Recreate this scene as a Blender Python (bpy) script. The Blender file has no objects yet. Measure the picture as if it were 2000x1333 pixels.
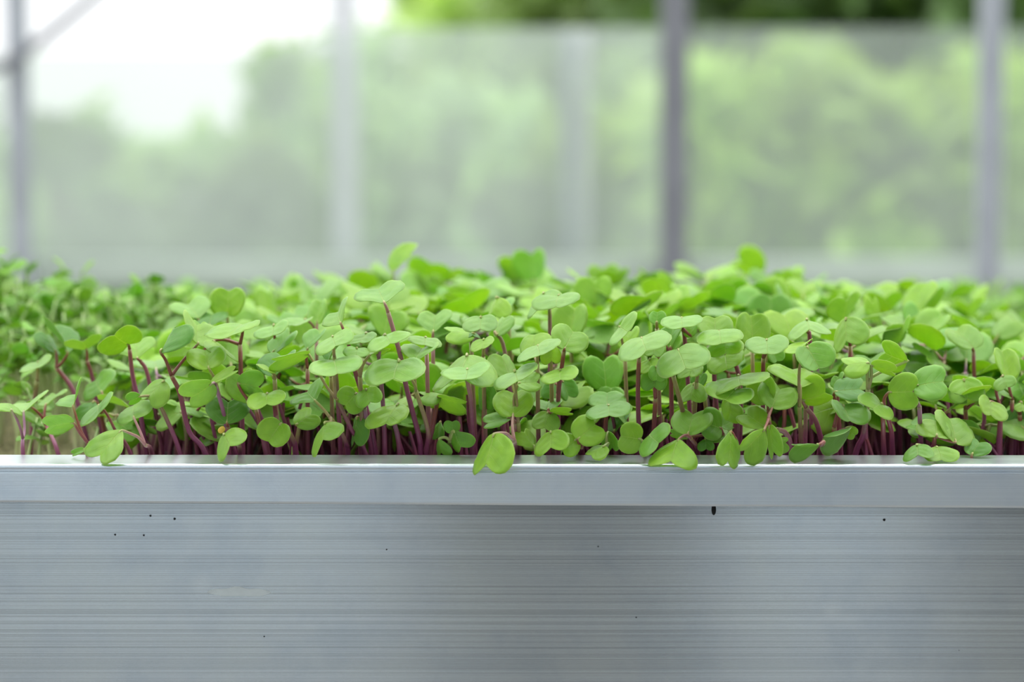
import bpy, math, random
import numpy as np
from mathutils import Vector

# ------------------------------------------------------------------ scene, camera, world, exposure
SC = bpy.context.scene
COL = SC.collection
PI = math.pi
F_PX = 4722.0                       # 85 mm lens on 36 mm, image 2000 px wide
CX, CY = 1000.0, 666.5
V_HORIZON = 213.0
PITCH = math.atan((CY - V_HORIZON) / F_PX)
CAM_D = 0.94
FWD = np.array([0.0, math.cos(PITCH), -math.sin(PITCH)])
UPV = np.array([0.0, math.sin(PITCH), math.cos(PITCH)])
RGT = np.array([1.0, 0.0, 0.0])


def cam_height(v, dist):            # height that puts a point of z=0, y=0 on image row v
    a = math.atan((v - CY) / F_PX) + PITCH
    return dist * math.tan(a)


CAM = np.array([0.0, -CAM_D, cam_height(907.5, CAM_D)])
cam_data = bpy.data.cameras.new('camera')
cam_data.lens = 85.0
cam_data.sensor_width = 36.0
cam_data.clip_start = 0.02
cam_data.clip_end = 200.0
cam_data.dof.use_dof = True
cam_data.dof.focus_distance = CAM_D + 0.022
cam_data.dof.aperture_fstop = 7.0
cam = bpy.data.objects.new('camera', cam_data)
cam.location = CAM
cam.rotation_euler = (PI / 2 - PITCH, 0, 0)
COL.objects.link(cam)
SC.camera = cam

SC.view_settings.view_transform = 'Standard'
SC.view_settings.look = 'None'
SC.view_settings.exposure = 0.40
SC.view_settings.gamma = 1.0
SC.view_settings.use_curve_mapping = False
SC.cycles.max_bounces = 10
SC.cycles.transparent_max_bounces = 12
SC.cycles.diffuse_bounces = 5
SC.cycles.transmission_bounces = 8
SC.cycles.use_denoising = True

world = bpy.data.worlds.new('overcast_sky')
SC.world = world
world.use_nodes = True
nt = world.node_tree
nt.nodes.clear()
w_out = nt.nodes.new('ShaderNodeOutputWorld')
w_bg = nt.nodes.new('ShaderNodeBackground')
w_tc = nt.nodes.new('ShaderNodeTexCoord')
w_sep = nt.nodes.new('ShaderNodeSeparateXYZ')
w_ramp = nt.nodes.new('ShaderNodeValToRGB')
nt.links.new(w_tc.outputs['Generated'], w_sep.inputs[0])
nt.links.new(w_sep.outputs['Z'], w_ramp.inputs[0])
w_e = w_ramp.color_ramp.elements
w_e[0].position = 0.0
w_e[0].color = (0.94, 0.96, 0.97, 1)
w_e[1].position = 1.0
w_e[1].color = (2.85, 2.92, 3.0, 1)
w_m = w_e.new(0.30)
w_m.color = (1.30, 1.33, 1.37, 1)
nt.links.new(w_ramp.outputs[0], w_bg.inputs['Color'])
w_bg.inputs['Strength'].default_value = 1.05
nt.links.new(w_bg.outputs[0], w_out.inputs[0])


# ------------------------------------------------------------------ helpers
def at(u, v, y):
    """World point seen at pixel (u, v) in the plane of depth y (metres)."""
    d = FWD + RGT * ((u - CX) / F_PX) - UPV * ((v - CY) / F_PX)
    t = (y - CAM[1]) / d[1]
    return CAM + d * t


def tag(o, label=None, cat=None, group=None, kind=None):
    if label:
        o['label'] = label
    if cat:
        o['category'] = cat
    if group:
        o['group'] = group
    if kind:
        o['kind'] = kind
    return o


def link(o, parent=None):
    COL.objects.link(o)
    if parent is not None:
        o.parent = parent
    return o


def empty(name, loc, rz=0.0):
    o = bpy.data.objects.new(name, None)
    o.empty_display_size = 0.01
    o.location = loc
    o.rotation_euler = (0, 0, rz)
    return link(o)


class MB:
    """Collects vertices, faces, uv and tint, and links them as one mesh object."""

    def __init__(self):
        self.v, self.f, self.uv, self.side, self.tint, self.n = [], [], [], [], [], 0

    def add(self, v, f, uv=None, side=None, tint=(1, 1, 1)):
        v = np.asarray(v, float)
        k = len(v)
        self.v.append(v)
        b = self.n
        self.f.extend([tuple(i + b for i in q) for q in f])
        self.uv.append(np.zeros((k, 2)) if uv is None else np.asarray(uv, float))
        self.side.append(np.zeros(k) if side is None else np.asarray(side, float))
        self.tint.append(np.tile(np.asarray(tuple(tint)[:3] + (1.0,)), (k, 1)))
        self.n += k

    def mesh(self, name, mat, smooth=True, attrs=True):
        me = bpy.data.meshes.new(name)
        v = np.concatenate(self.v) if self.v else np.zeros((0, 3))
        me.from_pydata(v.tolist(), [], self.f)
        if attrs:
            a = me.attributes.new('puv', 'FLOAT_VECTOR', 'POINT')
            uv = np.concatenate(self.uv)
            a.data.foreach_set('vector', np.column_stack([uv, np.concatenate(self.side)]).astype(np.float32).ravel())
            c = me.attributes.new('tint', 'FLOAT_COLOR', 'POINT')
            c.data.foreach_set('color', np.concatenate(self.tint).astype(np.float32).ravel())
        if smooth:
            me.polygons.foreach_set('use_smooth', [True] * len(me.polygons))
        if mat:
            me.materials.append(mat)
        me.update()
        return me

    def build(self, name, mat, parent=None, smooth=True, attrs=True):
        return link(bpy.data.objects.new(name, self.mesh(name, mat, smooth, attrs)), parent)


def box(x0, x1, y0, y1, z0, z1, b=0.0):
    """Box with bevelled long edges when b > 0 (bevel on the four vertical edges)."""
    if b <= 0:
        v = [(x, y, z) for z in (z0, z1) for y in (y0, y1) for x in (x0, x1)]
        f = [(0, 2, 3, 1), (4, 5, 7, 6), (0, 1, 5, 4), (2, 6, 7, 3), (0, 4, 6, 2), (1, 3, 7, 5)]
        return v, f
    ring = [(x0 + b, y0), (x1 - b, y0), (x1, y0 + b), (x1, y1 - b), (x1 - b, y1), (x0 + b, y1), (x0, y1 - b), (x0, y0 + b)]
    v = [(x, y, z0) for x, y in ring] + [(x, y, z1) for x, y in ring]
    f = [tuple(range(7, -1, -1)), tuple(range(8, 16))] + [(i, (i + 1) % 8, 8 + (i + 1) % 8, 8 + i) for i in range(8)]
    return v, f


def catmull(pts, m):
    """Smooth curve through pts (n x k), m samples per span."""
    p = np.asarray(pts, float)
    if len(p) == 2:
        t = np.linspace(0, 1, m + 1)[:, None]
        return p[0] * (1 - t) + p[1] * t
    ext = np.vstack([2 * p[0] - p[1], p, 2 * p[-1] - p[-2]])
    out = []
    for i in range(len(p) - 1):
        a, b, c, d = ext[i:i + 4]
        for k in range(m):
            t = k / m
            out.append(0.5 * (2 * b + (c - a) * t + (2 * a - 5 * b + 4 * c - d) * t * t + (3 * b - a - 3 * c + d) * t ** 3))
    out.append(p[-1])
    return np.array(out)


def tube(path, r0, r1, sides=7, t0=0.0, t1=1.0, cap=True):
    """Tapering tube; uv.y runs t0 -> t1 along it."""
    p = np.asarray(path, float)
    n = len(p)
    tan = np.gradient(p, axis=0)
    tan /= np.linalg.norm(tan, axis=1)[:, None] + 1e-12
    ref = np.array([0.0, 1.0, 0.0]) if abs(tan[0][1]) < 0.9 else np.array([1.0, 0, 0])
    v, uv, f = [], [], []
    for i in range(n):
        a = np.cross(tan[i], ref)
        a /= np.linalg.norm(a) + 1e-12
        b = np.cross(tan[i], a)
        s = i / (n - 1)
        r = r0 + (r1 - r0) * s
        for k in range(sides):
            th = 2 * PI * k / sides
            v.append(p[i] + r * (math.cos(th) * a + math.sin(th) * b))
            uv.append((k / sides, t0 + (t1 - t0) * s))
    for i in range(n - 1):
        for k in range(sides):
            k2 = (k + 1) % sides
            f.append((i * sides + k, i * sides + k2, (i + 1) * sides + k2, (i + 1) * sides + k))
    if cap:
        f.append(tuple(range(sides - 1, -1, -1)))
        f.append(tuple((n - 1) * sides + k for k in range(sides)))
    return np.array(v), f, np.array(uv)


# ---------------------------------------------------------------- leaf blade (radish cotyledon, two lobes, notch at the tip)
OUT_HEART = [(0, 0), (0.16, -0.03), (0.46, 0.02), (0.77, 0.20), (0.96, 0.47), (1.0, 0.72), (0.92, 0.98), (0.70, 1.14), (0.43, 1.16), (0.18, 1.05), (0, 0.93)]
OUT_FAN = [(0, 0), (0.08, 0.02), (0.28, 0.12), (0.58, 0.28), (0.86, 0.48), (1.0, 0.75), (0.93, 1.0), (0.70, 1.14), (0.43, 1.15), (0.18, 1.05), (0, 0.95)]
OUT_ROUND = [(0, 0), (0.2, -0.06), (0.55, -0.02), (0.84, 0.20), (0.98, 0.47), (0.98, 0.72), (0.85, 0.95), (0.62, 1.08), (0.38, 1.10), (0.15, 1.03), (0, 0.98)]
OUT_OVAL = [(0, 0), (0.2, 0.03), (0.5, 0.12), (0.8, 0.3), (0.97, 0.5), (1.0, 0.65), (0.9, 0.85), (0.65, 1.02), (0.35, 1.1), (0.12, 1.12), (0, 1.12)]
RHO = 1.28                            # notch length measured in half widths


def leaf_grid(outline, n, K):
    """Flat blade: (x, y) per vertex and its faces, plus the margin loop."""
    c = catmull(outline, 6)
    seg = np.r_[0, np.cumsum(np.linalg.norm(np.diff(c, axis=0), axis=1))]
    s = np.linspace(0, seg[-1], n + 1)
    e = np.column_stack([np.interp(s, seg, c[:, 0]), np.interp(s, seg, c[:, 1])])
    ymax = outline[-1][1]
    pts, rows, marg = [(0.0, 0.0)], [[0]], [1.0]
    for j in range(1, n):
        row = []
        my = ymax * (j / n)
        for k in range(-K, K + 1):
            a = abs(k) / K
            a2 = a ** 0.9
            row.append(len(pts))
            marg.append(a)
            pts.append((math.copysign(1, k) * e[j][0] * a2 if k else 0.0, my * (1 - a2) + e[j][1] * a2))
        rows.append(row)
    rows.append([len(pts)])
    pts.append((0.0, ymax))
    marg.append(1.0)
    f = []
    for k in range(2 * K):
        f.append((0, rows[1][k + 1], rows[1][k]))
    for j in range(1, n - 1):
        for k in range(2 * K):
            f.append((rows[j][k], rows[j][k + 1], rows[j + 1][k + 1], rows[j + 1][k]))
    last = rows[-1][0]
    for k in range(2 * K):
        f.append((rows[n - 1][k], rows[n - 1][k + 1], last))
    loop = [0] + [rows[j][2 * K] for j in range(1, n)] + [last] + [rows[j][0] for j in range(n - 1, 0, -1)]
    return np.array(pts), f, loop, np.array(marg)


GRIDS = {}


def grid_for(outline, n, K):
    key = (id(outline), n, K)
    if key not in GRIDS:
        GRIDS[key] = leaf_grid(outline, n, K)
    return GRIDS[key]


def blade(O, Wv, Lv, outline=OUT_HEART, fold=0.15, bend=0.12, lobe=0.08, skew=0.0, rng=random, n=14, K=5, th=0.0003, up=None):
    """3D blade with thickness. O base, Wv half-width vector, Lv base->notch vector."""
    pts, f, loop, marg = grid_for(outline, n, K)
    a = np.linalg.norm(Wv)
    N = np.cross(Wv, Lv)
    N /= np.linalg.norm(N) + 1e-12
    if up is not None and np.dot(N, up) < 0:      # keep the upper face up: mirror the blade
        Wv, N = -Wv, -N
    x, y = pts[:, 0], pts[:, 1]
    ph = rng.random() * 6.28
    h = fold * np.sqrt(x * x + 0.006) - bend * (y * y) + skew * x - lobe * (np.clip(np.abs(x) - 0.45, 0, 1) ** 2) * 3
    h = h + 0.030 * np.sin(3.1 * y + 2.3 * x + ph) + 0.018 * np.sin(6.3 * x - 4.2 * y + 2 * ph)
    # soft pillows between the veins
    h = h - 0.018 * np.cos(2 * PI * (y - 0.55 * np.abs(x)) / 0.36) * np.clip(np.abs(x) * 3, 0, 1)
    P = O + x[:, None] * Wv + y[:, None] * Lv + (h * a)[:, None] * N
    edge = np.zeros(len(pts), bool)
    edge[loop] = True
    tt = np.where(edge, th * 0.45, th)
    Q = P - tt[:, None] * N
    m = len(pts)
    v = np.vstack([P, Q])
    ff = list(f) + [tuple(i + m for i in reversed(q)) for q in f]
    L = len(loop)
    for i in range(L):
        p, q = loop[i], loop[(i + 1) % L]
        ff.append((q, p, p + m, q + m))
    uv = np.vstack([pts, pts])
    side = np.r_[marg, marg + 2.0]           # margin position, plus 2 on the lower face
    return v, ff, uv, side


def pose_from_pixels(B, T, P, Q, y, toward):
    """Base, half-width and length vectors of a blade seen with base B, notch T and lobe ends P, Q (pixels); base at depth y."""
    B, T, P, Q = (np.array(k, float) for k in (B, T, P, Q))
    l = T - B
    w = (Q - P) / 2
    mid = (P + Q) / 2
    B2 = B + 0.45 * (mid - (B + 0.62 * l))
    O = at(B2[0], B2[1], y)
    s = np.dot(O - CAM, FWD) / F_PX
    a, b, c = l @ l, RHO ** 2 * (w @ w), l @ w
    X = ((b - a) + math.sqrt((b - a) ** 2 + 4 * RHO ** 2 * c * c)) / 2
    ly = math.sqrt(max(X, 0.0))
    if ly < 1e-3:
        ly = 1e-3
        wy = math.sqrt(max((a - b) / RHO ** 2, 0.0))
    else:
        wy = -c / ly
    lim = 1.5 * np.linalg.norm(w)
    wy = max(-lim, min(lim, wy))
    sg = -1.0 if toward else 1.0
    Lv = s * (RGT * l[0] - UPV * l[1] + FWD * ly * sg)
    Wv = s * (RGT * w[0] - UPV * w[1] + FWD * wy * sg)
    return O, Wv, Lv


# ------------------------------------------------------------------ materials
def new_mat(name):
    m = bpy.data.materials.new(name)
    m.use_nodes = True
    t = m.node_tree
    t.nodes.clear()
    out = t.nodes.new('ShaderNodeOutputMaterial')
    return m, t, out


def N_(t, kind, **kw):
    n = t.nodes.new(kind)
    for k, v in kw.items():
        setattr(n, k, v)
    return n


def math_(t, op, a, b=None, c=None):
    n = t.nodes.new('ShaderNodeMath')
    n.operation = op
    for i, val in enumerate((a, b, c)):
        if val is None:
            continue
        if isinstance(val, (int, float)):
            n.inputs[i].default_value = val
        else:
            t.links.new(val, n.inputs[i])
    return n.outputs[0]


def mix_(t, fac, a, b, blend='MIX'):
    n = t.nodes.new('ShaderNodeMix')
    n.data_type = 'RGBA'
    n.blend_type = blend
    for sock, val in ((n.inputs[0], fac), (n.inputs[6], a), (n.inputs[7], b)):
        if isinstance(val, (int, float)):
            sock.default_value = val
        elif isinstance(val, tuple):
            sock.default_value = val if len(val) == 4 else val + (1.0,)
        else:
            t.links.new(val, sock)
    return n.outputs[2]


def ramp_(t, fac, stops):
    n = t.nodes.new('ShaderNodeValToRGB')
    e = n.color_ramp.elements
    while len(e) < len(stops):
        e.new(0.5)
    for i, (p, c) in enumerate(stops):
        e[i].position = p
        e[i].color = c if len(c) == 4 else tuple(c) + (1.0,)
    t.links.new(fac, n.inputs[0])
    return n.outputs[0]


def leaf_material(name, base, vein, under, transl=0.42, rough=0.42, spec=0.5):
    m, t, out = new_mat(name)
    at_ = N_(t, 'ShaderNodeAttribute', attribute_name='puv')
    sep = N_(t, 'ShaderNodeSeparateXYZ')
    t.links.new(at_.outputs['Vector'], sep.inputs[0])
    x, y = sep.outputs[0], sep.outputs[1]
    side = math_(t, 'GREATER_THAN', sep.outputs[2], 1.5)
    marg = math_(t, 'SUBTRACT', sep.outputs[2], math_(t, 'MULTIPLY', side, 2.0))
    marg = math_(t, 'MAXIMUM', math_(t, 'MULTIPLY', math_(t, 'SUBTRACT', marg, 0.945), 14.0), 0.0)
    tint = N_(t, 'ShaderNodeAttribute', attribute_name='tint')
    oi = N_(t, 'ShaderNodeObjectInfo')
    geo = N_(t, 'ShaderNodeNewGeometry')
    noi = N_(t, 'ShaderNodeTexNoise')
    noi.inputs['Scale'].default_value = 260.0
    noi.inputs['Detail'].default_value = 3.0
    t.links.new(geo.outputs['Position'], noi.inputs['Vector'])
    big = N_(t, 'ShaderNodeTexNoise')
    big.inputs['Scale'].default_value = 70.0
    t.links.new(geo.outputs['Position'], big.inputs['Vector'])
    ax = math_(t, 'ABSOLUTE', x)
    wob = math_(t, 'MULTIPLY', math_(t, 'SUBTRACT', big.outputs[0], 0.5), 0.16)
    axw = math_(t, 'ADD', ax, math_(t, 'MULTIPLY', wob, 0.25))
    mid = math_(t, 'SUBTRACT', 1.0, math_(t, 'DIVIDE', ax, math_(t, 'SUBTRACT', 0.034, math_(t, 'MULTIPLY', y, 0.018))))
    mid = math_(t, 'MAXIMUM', mid, 0.0)
    # side veins rise from the midrib and curve towards the lobes
    q = math_(t, 'SUBTRACT', math_(t, 'ADD', y, wob), math_(t, 'MULTIPLY', math_(t, 'POWER', ax, 1.25), 0.75))
    fr = math_(t, 'ABSOLUTE', math_(t, 'SUBTRACT', math_(t, 'FRACT', math_(t, 'DIVIDE', math_(t, 'ADD', q, 0.72), 0.30)), 0.5))
    sv = math_(t, 'MAXIMUM', math_(t, 'SUBTRACT', 1.0, math_(t, 'DIVIDE', fr, 0.055)), 0.0)
    fade = math_(t, 'MAXIMUM', math_(t, 'SUBTRACT', 0.75, ax), 0.0)
    sv = math_(t, 'MULTIPLY', sv, fade)
    veins = math_(t, 'MINIMUM', math_(t, 'ADD', math_(t, 'MULTIPLY', mid, 0.8), math_(t, 'MULTIPLY', sv, 0.55)), 1.0)
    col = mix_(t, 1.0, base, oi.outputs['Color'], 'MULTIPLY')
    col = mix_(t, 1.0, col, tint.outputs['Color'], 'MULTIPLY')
    var = ramp_(t, noi.outputs[0], [(0.3, (0.86, 0.9, 0.8)), (0.7, (1.1, 1.07, 1.1))])
    col = mix_(t, 0.7, col, mix_(t, 1.0, col, var, 'MULTIPLY'))
    bigv = ramp_(t, big.outputs[0], [(0.35, (0.86, 0.94, 0.9)), (0.65, (1.12, 1.05, 0.95))])
    col = mix_(t, 0.6, col, mix_(t, 1.0, col, bigv, 'MULTIPLY'))
    col = mix_(t, math_(t, 'MULTIPLY', veins, 0.85), col, vein)
    col = mix_(t, math_(t, 'MULTIPLY', side, 0.45), col, under)
    col = mix_(t, math_(t, 'MULTIPLY', marg, 0.55), col, vein)
    bsdf = N_(t, 'ShaderNodeBsdfPrincipled')
    t.links.new(col, bsdf.inputs['Base Color'])
    bsdf.inputs['Roughness'].default_value = rough
    bsdf.inputs['Specular IOR Level'].default_value = spec
    bsdf.inputs['Sheen Weight'].default_value = 0.13
    bsdf.inputs['Sheen Roughness'].default_value = 0.45
    bmp = N_(t, 'ShaderNodeBump')
    bmp.inputs['Strength'].default_value = 0.5
    bmp.inputs['Distance'].default_value = 0.0006
    t.links.new(math_(t, 'SUBTRACT', math_(t, 'MULTIPLY', noi.outputs[0], 0.5), veins), bmp.inputs['Height'])
    t.links.new(bmp.outputs[0], bsdf.inputs['Normal'])
    tr = N_(t, 'ShaderNodeBsdfTranslucent')
    tcol = mix_(t, 1.0, col, (1.62, 1.45, 0.75, 1), 'MULTIPLY')
    t.links.new(tcol, tr.inputs['Color'])
    mx = N_(t, 'ShaderNodeMixShader')
    mx.inputs[0].default_value = transl
    t.links.new(bsdf.outputs[0], mx.inputs[1])
    t.links.new(tr.outputs[0], mx.inputs[2])
    t.links.new(mx.outputs[0], out.inputs[0])
    return m


def stem_material(name, foot, low, noise_scale=500.0):
    """Colour runs foot -> low -> object colour (top) along the stem."""
    m, t, out = new_mat(name)
    a = N_(t, 'ShaderNodeAttribute', attribute_name='puv')
    sep = N_(t, 'ShaderNodeSeparateXYZ')
    t.links.new(a.outputs['Vector'], sep.inputs[0])
    tint = N_(t, 'ShaderNodeAttribute', attribute_name='tint')
    oi = N_(t, 'ShaderNodeObjectInfo')
    geo = N_(t, 'ShaderNodeNewGeometry')
    noi = N_(t, 'ShaderNodeTexNoise')
    noi.inputs['Scale'].default_value = noise_scale
    t.links.new(geo.outputs['Position'], noi.inputs['Vector'])
    y = math_(t, 'ADD', sep.outputs[1], math_(t, 'MULTIPLY', math_(t, 'SUBTRACT', noi.outputs[0], 0.5), 0.25))
    top = mix_(t, 1.0, tint.outputs['Color'], oi.outputs['Color'], 'MULTIPLY')
    c1 = mix_(t, math_(t, 'MINIMUM', math_(t, 'MAXIMUM', math_(t, 'DIVIDE', math_(t, 'SUBTRACT', y, 0.02), 0.40), 0.0), 1.0), foot, low)
    c2 = mix_(t, math_(t, 'MINIMUM', math_(t, 'MAXIMUM', math_(t, 'DIVIDE', math_(t, 'SUBTRACT', y, 0.50), 0.45), 0.0), 1.0), c1, top)
    c2 = mix_(t, math_(t, 'MINIMUM', math_(t, 'MAXIMUM', math_(t, 'MULTIPLY', math_(t, 'SUBTRACT', sep.outputs[1], 0.96), 12.0), 0.0), 0.85), c2, (0.42, 0.48, 0.14))
    bsdf = N_(t, 'ShaderNodeBsdfPrincipled')
    t.links.new(c2, bsdf.inputs['Base Color'])
    bsdf.inputs['Roughness'].default_value = 0.38
    bsdf.inputs['Subsurface Weight'].default_value = 0.0
    t.links.new(bsdf.outputs[0], out.inputs[0])
    return m


def plain(name, col, rough=0.6, metal=0.0, var=0.15, scale=20.0, bump=0.0, spec=0.5):
    m, t, out = new_mat(name)
    geo = N_(t, 'ShaderNodeNewGeometry')
    noi = N_(t, 'ShaderNodeTexNoise')
    noi.inputs['Scale'].default_value = scale
    noi.inputs['Detail'].default_value = 6.0
    t.links.new(geo.outputs['Position'], noi.inputs['Vector'])
    c = ramp_(t, noi.outputs[0], [(0.3, tuple(k * (1 - var) for k in col)), (0.7, tuple(min(1, k * (1 + var)) for k in col))])
    b = N_(t, 'ShaderNodeBsdfPrincipled')
    t.links.new(c, b.inputs['Base Color'])
    b.inputs['Roughness'].default_value = rough
    b.inputs['Metallic'].default_value = metal
    b.inputs['Specular IOR Level'].default_value = spec
    if bump:
        bm_ = N_(t, 'ShaderNodeBump')
        bm_.inputs['Strength'].default_value = bump
        bm_.inputs['Distance'].default_value = 0.01
        t.links.new(noi.outputs[0], bm_.inputs['Height'])
        t.links.new(bm_.outputs[0], b.inputs['Normal'])
    t.links.new(b.outputs[0], out.inputs[0])
    return m


def aluminium(name, base, rough, streak, specks, scuffs, metal=0.75, aniso=0.93):
    """Extruded aluminium: fine lines along x, dull patches, small scratches and dirt specks."""
    m, t, out = new_mat(name)
    geo = N_(t, 'ShaderNodeNewGeometry')
    pos = geo.outputs['Position']

    def noise(sx, sy, sz, scale, detail=3.0, rough_=0.5):
        mp = N_(t, 'ShaderNodeMapping')
        mp.inputs['Scale'].default_value = (sx, sy, sz)
        t.links.new(pos, mp.inputs['Vector'])
        n = N_(t, 'ShaderNodeTexNoise')
        n.inputs['Scale'].default_value = scale
        n.inputs['Detail'].default_value = detail
        n.inputs['Roughness'].default_value = rough_
        t.links.new(mp.outputs[0], n.inputs['Vector'])
        return n.outputs[0]

    fine = noise(0.16, 60, 1900, 1.0, 3.0, 0.6)
    mid = noise(0.12, 40, 420, 1.0, 2.0)
    wide = noise(0.12, 20, 90, 1.0, 2.0)
    blot = noise(1, 1, 1, 34.0, 5.0, 0.6)
    blot2 = noise(1, 1, 0.6, 9.0, 3.0)
    lines = math_(t, 'ADD', math_(t, 'MULTIPLY', fine, 0.75), math_(t, 'ADD', math_(t, 'MULTIPLY', mid, 0.16), math_(t, 'MULTIPLY', wide, 0.18 * 0.5)))
    lc = ramp_(t, lines, [(0.36, (1 - streak,) * 3), (0.5, (1.0,) * 3), (0.64, (1 + streak * 0.8,) * 3)])
    col = mix_(t, 1.0, base, lc, 'MULTIPLY')
    bc = ramp_(t, blot, [(0.35, (0.90, 0.92, 0.95)), (0.5, (1, 1, 1)), (0.72, (1.05, 1.04, 1.0))])
    col = mix_(t, 0.8, col, mix_(t, 1.0, col, bc, 'MULTIPLY'))
    if scuffs:
        vor = N_(t, 'ShaderNodeTexVoronoi')
        vor.inputs['Scale'].default_value = 26.0
        t.links.new(pos, vor.inputs['Vector'])
        sc = math_(t, 'MAXIMUM', math_(t, 'SUBTRACT', 1.0, math_(t, 'DIVIDE', math_(t, 'ADD', vor.outputs['Distance'], math_(t, 'MULTIPLY', blot, 0.35)), 0.30)), 0.0)
        col = mix_(t, math_(t, 'MULTIPLY', sc, 0.9), col, (0.80, 0.82, 0.80))
    if specks:
        v2 = N_(t, 'ShaderNodeTexVoronoi')
        v2.inputs['Scale'].default_value = 55.0
        t.links.new(pos, v2.inputs['Vector'])
        sp = math_(t, 'LESS_THAN', v2.outputs['Distance'], 0.022)
        rnd = N_(t, 'ShaderNodeSeparateColor')
        t.links.new(v2.outputs['Color'], rnd.inputs[0])
        sp = math_(t, 'MULTIPLY', sp, math_(t, 'GREATER_THAN', rnd.outputs[0], 0.72))
        col = mix_(t, math_(t, 'MULTIPLY', sp, 0.8), col, (0.05, 0.05, 0.05))
        sp2 = math_(t, 'MULTIPLY', math_(t, 'LESS_THAN', v2.outputs['Distance'], 0.03), math_(t, 'LESS_THAN', rnd.outputs[1], 0.12))
        col = mix_(t, math_(t, 'MULTIPLY', sp2, 0.7), col, (0.75, 0.72, 0.62))
    b = N_(t, 'ShaderNodeBsdfPrincipled')
    t.links.new(col, b.inputs['Base Color'])
    b.inputs['Metallic'].default_value = metal
    b.inputs['Specular IOR Level'].default_value = 0.6
    b.inputs['Anisotropic'].default_value = aniso
    tg = N_(t, 'ShaderNodeTangent', direction_type='RADIAL', axis='X')
    t.links.new(tg.outputs[0], b.inputs['Tangent'])
    rr = math_(t, 'ADD', rough, math_(t, 'MULTIPLY', math_(t, 'SUBTRACT', blot2, 0.5), 0.12))
    rr = math_(t, 'ADD', rr, math_(t, 'MULTIPLY', math_(t, 'SUBTRACT', lines, 0.5), 0.15))
    t.links.new(rr, b.inputs['Roughness'])
    bm_ = N_(t, 'ShaderNodeBump')
    bm_.inputs['Strength'].default_value = 0.25
    bm_.inputs['Distance'].default_value = 0.0002
    t.links.new(lines, bm_.inputs['Height'])
    t.links.new(bm_.outputs[0], b.inputs['Normal'])
    t.links.new(b.outputs[0], out.inputs[0])
    return m


M = {}
M['leaf'] = leaf_material('radish_leaf', (0.315, 0.54, 0.072, 1), (0.58, 0.72, 0.24, 1), (0.36, 0.50, 0.15, 1), transl=0.48, spec=0.62, rough=0.38)
M['stem'] = stem_material('radish_stem', (0.17, 0.025, 0.10, 1), (0.27, 0.062, 0.135, 1))
M['cress_leaf'] = leaf_material('cress_leaf', (0.235, 0.46, 0.055, 1), (0.35, 0.52, 0.12, 1), (0.28, 0.45, 0.12, 1), rough=0.5)
M['cress_stem'] = stem_material('cress_stem', (0.72, 0.72, 0.52, 1), (0.55, 0.64, 0.30, 1))
M['panel'] = aluminium('brushed_panel', (0.62, 0.655, 0.675, 1), 0.17, 0.17, True, True, 0.74)
M['rim'] = aluminium('rim_metal', (0.78, 0.82, 0.86, 1), 0.30, 0.06, False, False, 0.93, 0.0)
M['soil'] = plain('dark_soil', (0.030, 0.018, 0.016), 0.9, var=0.5, scale=220, bump=0.8)
M['mat'] = plain('fibre_mat', (0.42, 0.36, 0.20), 0.9, var=0.35, scale=180, bump=0.8)
M['galv'] = plain('galvanised_post', (0.33, 0.35, 0.38), 0.5, 0.6, var=0.1, scale=12)
M['galv_dark'] = plain('weathered_post', (0.15, 0.155, 0.17), 0.6, 0.3, var=0.12, scale=12)
M['pale_post'] = plain('pale_painted_post', (0.55, 0.56, 0.57), 0.6, 0.0, var=0.06, scale=8)
M['rail'] = plain('pale_rail', (0.34, 0.40, 0.34), 0.6, 0.0, var=0.08, scale=6)
M['floor'] = plain('gravel_floor', (0.25, 0.24, 0.22), 0.9, var=0.25, scale=40, bump=0.4)
M['grass'] = plain('grass_ground', (0.16, 0.30, 0.06), 0.9, var=0.3, scale=3)
M['bark'] = plain('bark', (0.10, 0.08, 0.06), 0.9, var=0.3, scale=8, bump=0.5)
M['hull'] = plain('seed_hull', (0.78, 0.52, 0.06), 0.45, var=0.15, scale=600)
M['hole'] = plain('dark_slot', (0.01, 0.01, 0.01), 0.9)
M['wood'] = plain('bench_frame', (0.40, 0.42, 0.44), 0.5, 0.7, var=0.08)


def tree_leaf(name, col, transl=0.35):
    m, t, out = new_mat(name)
    a = N_(t, 'ShaderNodeAttribute', attribute_name='tint')
    c = mix_(t, 1.0, col + (1,), a.outputs['Color'], 'MULTIPLY')
    d = N_(t, 'ShaderNodeBsdfPrincipled')
    d.inputs['Roughness'].default_value = 0.55
    t.links.new(c, d.inputs['Base Color'])
    tr = N_(t, 'ShaderNodeBsdfTranslucent')
    t.links.new(mix_(t, 1.0, c, (1.5, 1.4, 0.8, 1), 'MULTIPLY'), tr.inputs['Color'])
    mx = N_(t, 'ShaderNodeMixShader')
    mx.inputs[0].default_value = transl
    t.links.new(d.outputs[0], mx.inputs[1])
    t.links.new(tr.outputs[0], mx.inputs[2])
    t.links.new(mx.outputs[0], out.inputs[0])
    return m


M['bush'] = tree_leaf('bush_leaf', (0.28, 0.43, 0.075))
M['tree'] = tree_leaf('tree_leaf', (0.10, 0.17, 0.055))
M['grey_tree'] = tree_leaf('hazy_tree_leaf', (0.28, 0.42, 0.18))


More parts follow.
